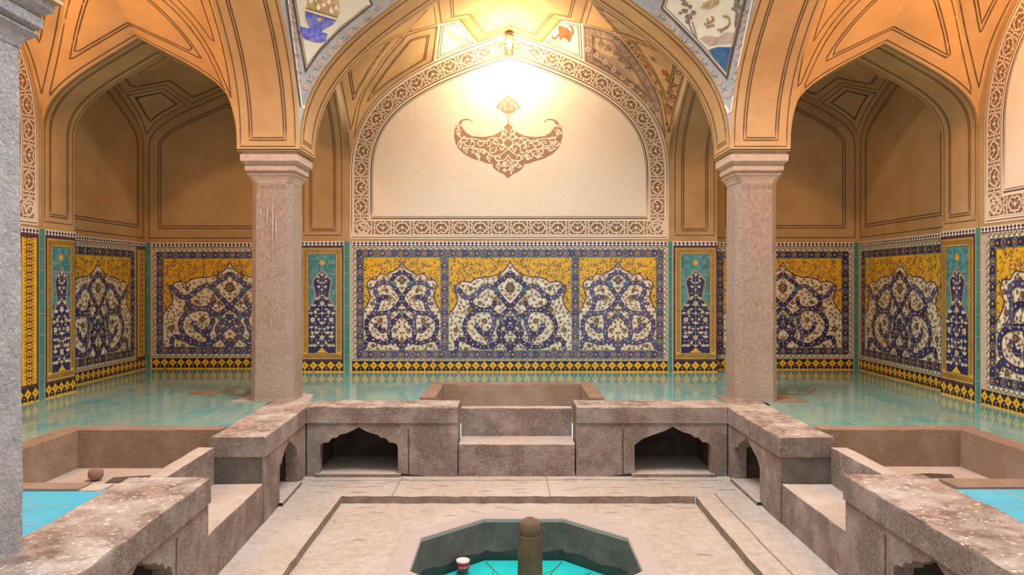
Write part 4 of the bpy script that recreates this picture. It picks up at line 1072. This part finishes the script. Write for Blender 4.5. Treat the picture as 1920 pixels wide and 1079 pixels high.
WIDE = dict(hw=408, out=[(0, 0), (16, 30), (38, 58), (70, 82), (105, 95), (130, 103), (165, 106), (190, 106), (215, 112), (242, 122), (262, 140), (280, 137), (305, 133), (330, 138), (352, 152), (368, 175), (366, 205), (352, 232), (350, 262), (362, 290), (378, 318), (396, 338), (408, 362)],
    rib=[[(0, 75), (38, 112), (72, 135), (95, 160), (88, 200), (45, 255), (0, 305), (-42, 345), (-62, 380), (-38, 412), (0, 438), (45, 480), (78, 530), (140, 565), (225, 560), (300, 520), (345, 520), (358, 570)],
         [(88, 190), (150, 162), (215, 205), (262, 240), (310, 230), (330, 198), (352, 178)],
         [(100, 248), (112, 295), (160, 320), (215, 312), (258, 282), (252, 240), (228, 225)],
         [(62, 380), (95, 350), (140, 325), (200, 322), (262, 350), (298, 400), (302, 455), (270, 515), (215, 548)],
         [(130, 325), (105, 390), (118, 450), (135, 500), (120, 560)],
         [(125, 455), (160, 480), (200, 465), (218, 430)],
         [(0, 595), (22, 555), (50, 520), (78, 470), (60, 425), (0, 380)]],
    big=[(0, 175, 34), (200, 275, 15), (265, 320, 24), (170, 395, 20), (160, 500, 18), (360, 455, 20), (75, 100, 16), (262, 180, 16), (66, 280, 14), (60, 470, 18), (290, 580, 15), (0, 540, 20), (355, 235, 12)])
NARR = dict(hw=269, out=[(0, 0), (18, 38), (50, 60), (80, 75), (105, 90), (128, 86), (150, 84), (168, 100), (184, 124), (205, 122), (222, 124), (238, 138), (243, 165), (232, 195), (220, 230), (228, 262), (245, 292), (262, 320), (269, 350)],
    rib=[[(0, 70), (50, 98), (70, 128), (52, 170), (22, 210), (0, 240), (-30, 290), (-90, 335), (-165, 345), (-215, 365), (-245, 410), (-235, 480), (-195, 520), (-115, 540), (-50, 520), (0, 575)],
         [(50, 150), (110, 142), (165, 148), (185, 190), (165, 250), (172, 300), (200, 345)],
         [(80, 240), (120, 235), (150, 250), (168, 275)],
         [(0, 345), (40, 380), (75, 420), (90, 480), (70, 530)],
         [(95, 345), (85, 400), (90, 460)], [(110, 450), (140, 462), (165, 430)],
         [(195, 520), (240, 522), (255, 555)]],
    big=[(0, 125, 26), (30, 320, 13), (150, 395, 20), (185, 430, 13), (110, 190, 15), (205, 280, 16), (50, 460, 14), (60, 385, 12), (0, 520, 14), (215, 180, 13), (200, 560, 15), (125, 60 + 60, 12), (0, 330, 14)])
def seams(mb, fn, x0, y0, x1, y1, l=20, st=.245):
    C = Canvas(mb, fn); n = int((x1 - x0) / st)
    for k in range(1, n + 1): C.rect(x0 + k * (x1 - x0) / (n + 1), y0, x0 + k * (x1 - x0) / (n + 1) + .0025, y1, grout, l)
    n = int((y1 - y0) / st)
    for k in range(1, n + 1): C.rect(x0, y0 + k * (y1 - y0) / (n + 1), x1, y0 + k * (y1 - y0) / (n + 1) + .0025, grout, l)
def medallion_field(name, fn, x0, y0, x1, y1, spec, label, seed, loc, faded=False, root_=None):
    """yellow spandrel ground, ivory cusped medallion, blue arabesque bands, blooms"""
    r = root_ or root(name, loc, label, 'tile mural', None); rnd = random.Random(seed)
    cx, hw, H = (x0 + x1) / 2, (x1 - x0) / 2, y1 - y0; k = hw / spec['hw']; q = H / 610
    T = lambda p: (cx + p[0] * k, y1 - (p[1] + 25) * q)
    out = [T(p) for p in spec['out']]
    outl = smooth(out, 2)
    mir = lambda P: [(2 * cx - x, y) for x, y in P]
    mb = MB(); C = Canvas(mb, fn); C.rect(x0, y0, x1, y1, t_yel, 2)
    poly = outl + [(x1, y0), (x0, y0)] + list(reversed(mir(outl)))[:-1]
    n = int(hw * H * 110) + 6
    pts = []
    for _ in range(4000):
        if len(pts) >= n * 1.6: break
        x, y = rnd.uniform(.02, hw - .02), rnd.uniform(H * .35, H - .03)
        if inside((cx + x, y0 + y), poly) or inside((cx + x - .015, y0 + y - .03), poly) or any((x - a)**2 + (y - b)**2 < .062**2 for a, b in pts): continue
        pts.append((x, y))
    for j, (x, y) in enumerate(pts):
        a = rnd.uniform(0, 6.28); rr = rnd.uniform(.014, .024)
        for sg in (1, -1):
            X_, Y_ = cx + sg * x, y0 + y; aa = a if sg > 0 else math.pi - a
            C.line([(X_ + .05 * math.cos(aa + t * .9 * sg) * (1 - t * .15), Y_ + .05 * math.sin(aa + t * .9 * sg) * (1 - t * .15)) for t in range(4)], .0045, t_plum, 3)
            C.leaf(X_ + .03 * math.cos(aa + 1), Y_ + .03 * math.sin(aa + 1), aa + 2, .035, .008, t_olive, 4)
            C.leaf(X_ - .025 * math.cos(aa + 1), Y_ - .02 * math.sin(aa + 1), aa - 2, .03, .008, t_brn, 4)
            if j % 3: star_flower(C, X_, Y_, rr, t_blue if j % 2 else t_plum, t_gold if j % 4 else t_lav, 5, 5, aa)
    mb.build('yellow_ground', r)
    mb = MB(); C = Canvas(mb, fn); C.poly(poly, t_wht, 4)
    edge = outl + [(x1 - .004, y0)]; C.line(outl, .013, t_plum, 7); C.line(mir(outl), .013, t_plum, 7)
    for j in range(3, len(spec['out']) - 1, 3):
        for P in (out[j], mir([out[j]])[0]): C.leaf(P[0], P[1], math.pi / 2, .03, .011, t_plum, 7)
    # small scattered sprays on the ivory field
    pts = []
    for _ in range(6000):
        if len(pts) >= n * 4: break
        x, y = rnd.uniform(.0, hw - .015), rnd.uniform(.012, H - .02)
        if not inside((cx + x + .012, y0 + y + .02), poly) or any((x - a)**2 + (y - b)**2 < .043**2 for a, b in pts): continue
        pts.append((x, y))
    for j, (x, y) in enumerate(pts):
        a = rnd.uniform(0, 6.28)
        for sg in (1, -1):
            X_, Y_ = cx + sg * x, y0 + y; aa = a if sg > 0 else math.pi - a
            C.line([(X_ - .03 * math.cos(aa), Y_ - .03 * math.sin(aa)), (X_ + .006 * math.sin(aa), Y_), (X_ + .03 * math.cos(aa), Y_ + .03 * math.sin(aa))], .0035, t_plum, 6)
            C.leaf(X_, Y_, aa + .7, .030, .009, t_olive, 7); C.leaf(X_, Y_, aa - .8, .026, .008, t_olive if j % 2 else t_gold, 7); C.leaf(X_, Y_, aa + 3, .024, .007, t_gold, 7)
            if j % 3 == 0: C.disc(X_, Y_, .010, t_plum, 8, 6)
    for x, y, rr in spec['big']:
        for sg in (1, -1):
            if x == 0 and sg < 0: continue
            p = T((sg * x, y)); R = rr * k
            C.star(p[0], p[1], R, t_plum, 9, 8, .8, .2); C.star(p[0], p[1], R * .8, t_olive, 10, 8, .6); C.disc(p[0], p[1], R * .4, t_gold, 11, 6); C.disc(p[0], p[1], R * .18, t_plum, 12, 5)
    mb.build('ivory_medallion', r)
    mb = MB(); C = Canvas(mb, fn); W_ = 25 * k; bl = t_blue if faded else t_navy
    rr_ = []
    for rb in spec['rib']:
        sp_ = smooth(rb, 5)
        for sg in (1, -1): rr_.append([T((sg * x, y)) for x, y in sp_])
    for j, P in enumerate(rr_):
        C.line(P, W_ * 1.12, t_plum, 13, False, 0)
    for j, P in enumerate(rr_): C.line(P, W_ * .94, t_blue if (j // 2) % 3 == 1 else bl, 14)
    for P in rr_:
        for e, o in ((P[-1], P[-3]), ):
            a = math.atan2(e[1] - o[1], e[0] - o[0]); C.leaf(e[0], e[1], a, W_ * 1.3, W_ * .5, t_blue, 14); C.leaf(e[0], e[1], a + 1.1, W_ * 1.0, W_ * .35, t_blue, 14)
        R = resample([V((x, y, 0)) for x, y in P], max(2, int(sum(math.hypot(b[0] - a[0], b[1] - a[1]) for a, b in zip(P, P[1:])) / (W_ * 1.05))))
        for j, p in enumerate(R):
            if j % 2 == 0: C.disc(p.x, p.y, W_ * .24, t_wht, 15, 6); C.disc(p.x, p.y, W_ * .13, t_brn, 16, 5)
            else: C.disc(p.x, p.y, W_ * .14, t_gold, 15, 4)
    for j in (1, 2, 3):
        if j < len(rr_) // 2:
            for P in (rr_[2 * j][0], rr_[2 * j + 1][0]):
                C.disc(P[0], P[1], W_ * .62, t_turq if j != 2 else t_gold, 17, 8)
                C.disc(P[0], P[1], W_ * .25, t_brn, 18, 6)
    seams(mb, fn, x0, y0, x1, y1); mb.build('blue_arabesque', r)
    return r
ZF, ZT = .736, 2.127                                  # top of the base frieze, foot of the lozenge frieze
def friezes(fn, x0, x1, where):
    loc = tuple(fn((x0 + x1) / 2, U, 0))
    mb = MB(); C = Canvas(mb, fn); C.rect(x0, U, x1, ZF, t_blk, 2); L = x1 - x0; n = max(1, round(L / .103)); p = L / n; H = ZF - U
    C.rect(x0, U, x1, U + H * .09, t_yel, 3)
    for k in range(n):
        c = x0 + (k + .5) * p; y = U + H * .60; R = H * .36
        C.star(c, y, R * 1.05, t_yel, 4, 4, .62, 0); C.disc(c, y, R * .74, t_yel, 5, 8); C.disc(c, y, R * .2, t_blk, 6, 5)
        C.rect(c - p * .06, U, c + p * .06, y, t_yel, 3)
        e = c + p / 2
        if k < n - 1:
            C.disc(e, U + H * .34, H * .10, t_blk, 4, 6); C.disc(e, U + H * .34, H * .055, t_wht, 5, 5)
            C.conv([(e - p * .16, U + H * .08), (e, U + H * .17), (e + p * .16, U + H * .08), (e, U)], t_yel, 4)
    o = tag(mb.build('base_frieze'), 'black and yellow flower tile frieze at the foot of ' + where, 'tile frieze')
    mb = MB(); C = Canvas(mb, fn); C.rect(x0, ZT, x1, ZD, t_wht, 2); L = x1 - x0; n = max(2, round(L / .0475)); p = L / n; H = ZD - ZT
    C.rect(x0, ZT, x1, ZT + H * .14, t_plum, 3)
    for k in range(n):
        c = x0 + (k + .5) * p; C.conv([(c - p * .40, ZT + H * .60), (c, ZT + H * .28), (c + p * .40, ZT + H * .60), (c, ZT + H * .95)], t_navy, 3)
        C.conv([(c - p * .42, ZT + H * .1), (c + p * .42, ZT + H * .1), (c, ZT + H * .34)], t_navy, 3)
    tag(mb.build('lozenge_frieze'), 'white and navy lozenge tile frieze along the top of ' + where, 'tile frieze')
def teal_strip(fn, x0, x1, label):
    mb = MB(); C = Canvas(mb, fn); C.rect(x0, U, x1, ZD, t_teal, 2)
    for k in range(1, 8): C.rect(x0, U + k * .2, x1, U + k * .2 + .004, grout, 3)
    tag(mb.build('teal_tile_strip'), label, 'tile strip')
def framed(fn, x0, x1, y0, y1, label, spec, seed, faded=False, zig=True):
    """single medallion with zigzag and blue flower borders"""
    r = root('tile_mural', tuple(fn((x0 + x1) / 2, y0, 0)), label, 'tile mural')
    a = .05; b = .092; mb = MB()
    if zig: frame_ring(mb, fn, x0, y0, x1, y1, a, t_wht, 'zigzag', 2); mb.build('zigzag_border', r); mb = MB()
    else: a = 0
    frame_ring(mb, fn, x0 + a, y0 + a, x1 - a, y1 - a, b, t_blue if faded else t_navy, 'blue', 2, (t_grn, .008)); mb.build('blue_flower_border', r)
    f = (x0 + a + b, y0 + a + b, x1 - a - b, y1 - a - b)
    medallion_field('', fn, *f, spec, '', seed, None, faded, r)
    return r
def pier_panel(fn, x0, x1, label, seed, dark=False):
    r = root('tile_mural', tuple(fn((x0 + x1) / 2, ZF, 0)), label, 'tile mural'); y0, y1 = ZF, ZT; mb = MB(); C = Canvas(mb, fn)
    C.rect(x0, y0, x1, y1, t_plum, 1); a = .022
    frame_ring(mb, fn, x0 + a, y0 + a, x1 - a, y1 - a, .072, t_yel, 'yellow', 2, (t_lime, .009)); mb.build('yellow_border', r)
    a += .078; X0, X1, Y0, Y1 = x0 + a, x1 - a, y0 + a, y1 - a; c = (X0 + X1) / 2; hw = (X1 - X0) / 2; H = Y1 - Y0; rnd = random.Random(seed)
    mb = MB(); C = Canvas(mb, fn); C.rect(X0, Y0, X1, Y1, t_turq, 2)
    for k in range(9):
        y = Y1 - .04 - k * .052
        for sg in (1, -1):
            for xx in (.28, .62, .88):
                a_ = rnd.uniform(0, 6); C.line([(c + sg * (xx * hw + .018 * math.cos(a_ + t)), y + .018 * math.sin(a_ + t)) for t in range(5)], .006, t_navy if rnd.random() < .6 else t_lav, 3)
    C.star(c, Y1 - .10, .045, t_yel, 4, 7, .5, math.pi / 2)
    mb.build('turquoise_ground', r)
    sh = [(0, .155), (.16, .185), (.42, .22), (.70, .265), (.70, .30), (.62, .34), (.56, .39), (.50, .43), (.55, .455), (.72, .49), (.92, .535), (1, .57)]
    P = [(c + x * hw, Y1 - y * H) for x, y in sh]; M_ = [(2 * c - x, y) for x, y in P]
    mb = MB(); C = Canvas(mb, fn); poly = P + [(X1, Y0), (X0, Y0)] + list(reversed(M_))[:-1]; C.poly(poly, t_navy, 5)
    for Q in (P, M_): C.line(Q, .018, t_lime if dark else t_lav, 6); C.line(Q, .006, t_gold, 7)
    def fl(x, y, R, kind=0):
        for sg in ((1, -1) if x > .01 else (1,)):
            X_ = c + sg * x * hw; Y_ = Y1 - y * H
            if kind == 0: C.star(X_, Y_, R, t_wht, 9, 7, .6, math.pi / 2); C.disc(X_, Y_, R * .48, t_yel if dark else t_wht, 10, 7); C.disc(X_, Y_, R * .30, t_brn, 11, 6); C.disc(X_, Y_, R * .12, t_wht, 12, 4)
            else:
                for t in (-.7, 0, .7): C.leaf(X_, Y_ - R * .5, math.pi / 2 + t, R * 1.5, R * .32, t_wht, 9)
                C.leaf(X_, Y_ - R * .5, math.pi / 2, R * .9, R * .2, t_gold, 10)
    for x, y, R in ((0, .205, .022), (.30, .27, .016), (0, .36, .018), (.36, .45, .02), (0, .50, .034), (.50, .585, .024), (0, .60, .02), (.70, .665, .034), (.25, .66, .018), (.45, .745, .022), (0, .845, .034), (.72, .80, .022), (.30, .90, .02)): fl(x, y, R)
    for x, y, R in ((.30, .23, .02), (.25, .33, .022), (.62, .52, .03), (.22, .44, .02), (0, .70, .03), (.85, .60, .026), (.72, .84, .034), (.40, .80, .03), (.32, .56, .02), (.80, .745, .024), (.55, .93, .03), (.85, .93, .026), (.18, .76, .02), (0, .93, .026), (.12, .29, .016), (0, .42, .018), (.45, .63, .018)): fl(x, y, R, 1)
    for k in range(16):
        y = .25 + k * .045; w0 = .5 if y < .45 else .95
        for x in (.14, .42, .7):
            if x > w0 - .12: continue
            for sg in (1, -1): C.leaf(c + sg * x * hw, Y1 - y * H, (.6 + rnd.uniform(-.8, .8)) if sg > 0 else math.pi - (.6 + rnd.uniform(-.8, .8)), .034, .009, t_olive if k % 2 else t_lime, 8)
    C.line([(c, Y1 - .17 * H), (c, Y0)], .004, t_lime, 8)
    C.poly([(X0 + hw * .55, Y0), (X0 + hw * .8, Y0 + .03), (c, Y0 + .065), (X1 - hw * .8, Y0 + .03), (X1 - hw * .55, Y0)], t_yel, 12)
    seams(mb, fn, X0, Y0, X1, Y1, 14, .29); mb.build('navy_flower_vase_shape', r)
    return r

def plane(o, d, n):
    o, d, n = V((*o, 0)), V((*d, 0)).normalized(), V((*n, 0))
    return lambda x, z, h: V((o.x + d.x * x + n.x * (.006 + h), o.y + d.y * x + n.y * (.006 + h), z))
def backing(fn, x0, x1):
    mb = MB(); C = Canvas(mb, fn)
    mb.face([fn(x0, U, .0), fn(x1, U, .0), fn(x1, ZD + .006, .0), fn(x0, ZD + .006, .0)], grout); mb.face([fn(x0, ZD + .006, 0), fn(x1, ZD + .006, 0), fn(x1, ZD + .006, -.02), fn(x0, ZD + .006, -.02)], grout)
    struct(mb.build('trim_dado_backing'))
# back wall, middle: one border round three medallions
fb = plane((0, WB - .008), (1, 0), (0, -1))
backing(fb, PBL[0], PBR[1])
xa, xb = -1.935, 1.885
friezes(fb, xa, xb, 'the middle wall')
r = root('tile_border', tuple(fb(0, ZF, 0)), 'ivory zigzag and blue flower tile border framing the three middle medallions', 'tile border')
mb = MB(); frame_ring(mb, fb, xa, ZF, xb, ZT, .048, t_wht, 'zigzag', 2); mb.build('zigzag_border', r)
mb = MB(); frame_ring(mb, fb, xa + .048, ZF + .03, xb - .048, ZT - .04, .095, t_blue, 'blue', 3, (t_grn, .009))
X1a, X1b, X2a, X2b, X3a, X3b = -1.80, -.865, -.765, .72, .815, 1.75
for a, b in ((X1b, X2a), (X2b, X3a)):
    C = Canvas(mb, fb); C.rect(a, ZF + .12, b, ZT - .13, t_blue, 3)
    border_run(Canvas(mb, lambda u, v, h, a=a: fb(a + v, ZF + .125 + u, h + .0027)), ZT - ZF - .25, b - a, 'blue')
    C.rect(a, ZF + .12, a + .008, ZT - .13, t_grn, 8); C.rect(b - .008, ZF + .12, b, ZT - .13, t_grn, 8)
mb.build('blue_flower_border', r)
for a, b, sp_, sd, lb, fd in ((X1a, X1b, NARR, 5, 'left of the three middle tile panels, ivory medallion on yellow', False), (X2a, X2b, WIDE, 9, 'widest middle tile panel, ivory medallion under a broad pointed yellow ground', False), (X3a, X3b, NARR, 5, 'right of the three middle tile panels, with paler worn blue bands', True)):
    q = medallion_field('tile_mural', fb, a, .872, b, 1.99, sp_, lb, sd, tuple(fb((a + b) / 2, .872, 0)), fd)
# piers of the back wall
teal_strip(fb, PBL[1], PBL[1] + .06, 'teal tile strip left of the middle wall tiles')
teal_strip(fb, 1.895, PBR[0], 'teal tile strip right of the middle wall tiles')
pier_panel(fb, PBL[0] + .0, PBL[1] - .01, 'tall blue flowered tile panel beside the left column', 1); friezes(fb, PBL[0], PBL[1] - .01, 'the pier beside the left column')
pier_panel(fb, PBR[0] + .015, PBR[1], 'tall navy flowered tile panel beside the right column', 2, True); friezes(fb, PBR[0] + .015, PBR[1], 'the pier beside the right column')
# corner recesses
f = plane((NL, NBL - .008), (1, 0), (0, -1)); backing(f, 0, 2.06)
teal_strip(f, .02, .075, 'teal tile strip in the left far corner'); friezes(f, .10, 2.05, 'the left recess back wall'); framed(f, .10, 2.05, ZF, ZT, 'worn ivory medallion tile panel partly hidden by the left column', WIDE, 12, True)
f = plane((PBR[1], NBR - .008), (1, 0), (0, -1)); backing(f, 0, 1.83)
teal_strip(f, 1.765, 1.82, 'teal tile strip in the right far corner'); friezes(f, 0, 1.75, 'the right recess back wall'); framed(f, .0, 1.75, ZF, ZT, 'ivory medallion tile panel partly hidden by the right column', WIDE, 13)
f = plane((NL + .008, PYL[1]), (0, 1), (1, 0)); backing(f, 0, 1.95)
friezes(f, 0, 1.92, 'the left recess side wall'); framed(f, .0, 1.70, ZF, ZT, 'ivory medallion tile panel on the left recess side wall', WIDE, 14)
r = root('tile_mural', tuple(f(1.82, ZF, 0)), 'narrow yellow arabesque tile strip beside the left far corner', 'tile mural'); mb = MB(); C = Canvas(mb, f); C.rect(1.70, ZF, 1.94, ZT, t_plum, 2); C.rect(1.73, ZF + .03, 1.91, ZT - .03, t_yel, 3)
border_run(Canvas(mb, lambda u, v, h: f(1.73 + v, ZF + .03 + u, h + .003)), ZT - ZF - .06, .18, 'yellow'); mb.build('yellow_field', r)
f = plane((NR - .008, PYR[1]), (0, 1), (-1, 0)); backing(f, 0, 1.98)
friezes(f, 0, 1.93, 'the right recess side wall'); framed(f, .0, 1.92, ZF, ZT, 'ivory medallion tile panel on the right recess side wall', WIDE, 15)
# side wall piers and the near side walls
f = plane((WL + .008, 3.0), (0, 1), (1, 0)); backing(f, 0, PYL[1] - 3)
p0, p1 = PYL[0] - 3 + .03, PYL[1] - 3
pier_panel(f, p0, p1, 'tall blue flowered tile panel on the left side wall pier', 3); friezes(f, p0, p1, 'the left side wall pier'); teal_strip(f, p0 - .09, p0 - .012, 'teal tile strip left of the left side wall pier')
r = root('tile_mural', tuple(f(3.7, ZF, 0)), 'yellow arabesque tile panel edge beside the near left column', 'tile mural'); mb = MB(); C = Canvas(mb, f); C.rect(0, ZF, p0 - .1, ZT, t_plum, 2); C.rect(p0 - .34, ZF + .03, p0 - .13, ZT - .03, t_yel, 3)
border_run(Canvas(mb, lambda u, v, h: f(p0 - .34 + v, ZF + .03 + u, h + .003)), ZT - ZF - .06, .2, 'yellow'); mb.build('yellow_field', r)
friezes(f, 2.5, p0 - .1, 'the left side wall')
f = plane((WR - .008, 3.0), (0, 1), (-1, 0)); backing(f, 0, PYR[1] - 3)
p0, p1 = PYR[0] - 3 + .03, PYR[1] - 3
pier_panel(f, p0, p1, 'tall navy flowered tile panel on the right side wall pier', 4, True); friezes(f, p0, p1, 'the right side wall pier'); teal_strip(f, p0 - .075, p0 - .012, 'teal tile strip right of the right side wall pier')
friezes(f, 1.7, p0 - .09, 'the right side wall'); framed(f, 2.2, p0 - .16, ZF, ZT, 'ivory medallion tile panel cut by the right edge', NARR, 6)
# things that repeat share a group
GROUPS = {'column': 'stone columns round the sunken court', 'bench': 'stone benches round the sunken court', 'stone step': 'stone steps between the benches', 'stone tub': 'stone tubs in the raised floor', 'drain': 'drain slots in the stone tubs', 'drain cover': 'drain covers in the tiled floor', 'stone pad': 'stone pads under the columns', 'wall lamp': 'lamps at the tops of the wall panels', 'wall panel': 'painted panels above the tile dado', 'tile mural': 'glazed tile murals of the dado', 'tile frieze': 'tile friezes edging the dado', 'tile strip': 'teal corner strips of the dado'}
for o in S.objects:
    if o.parent is None and o.get('category') in GROUPS: o['group'] = GROUPS[o['category']]
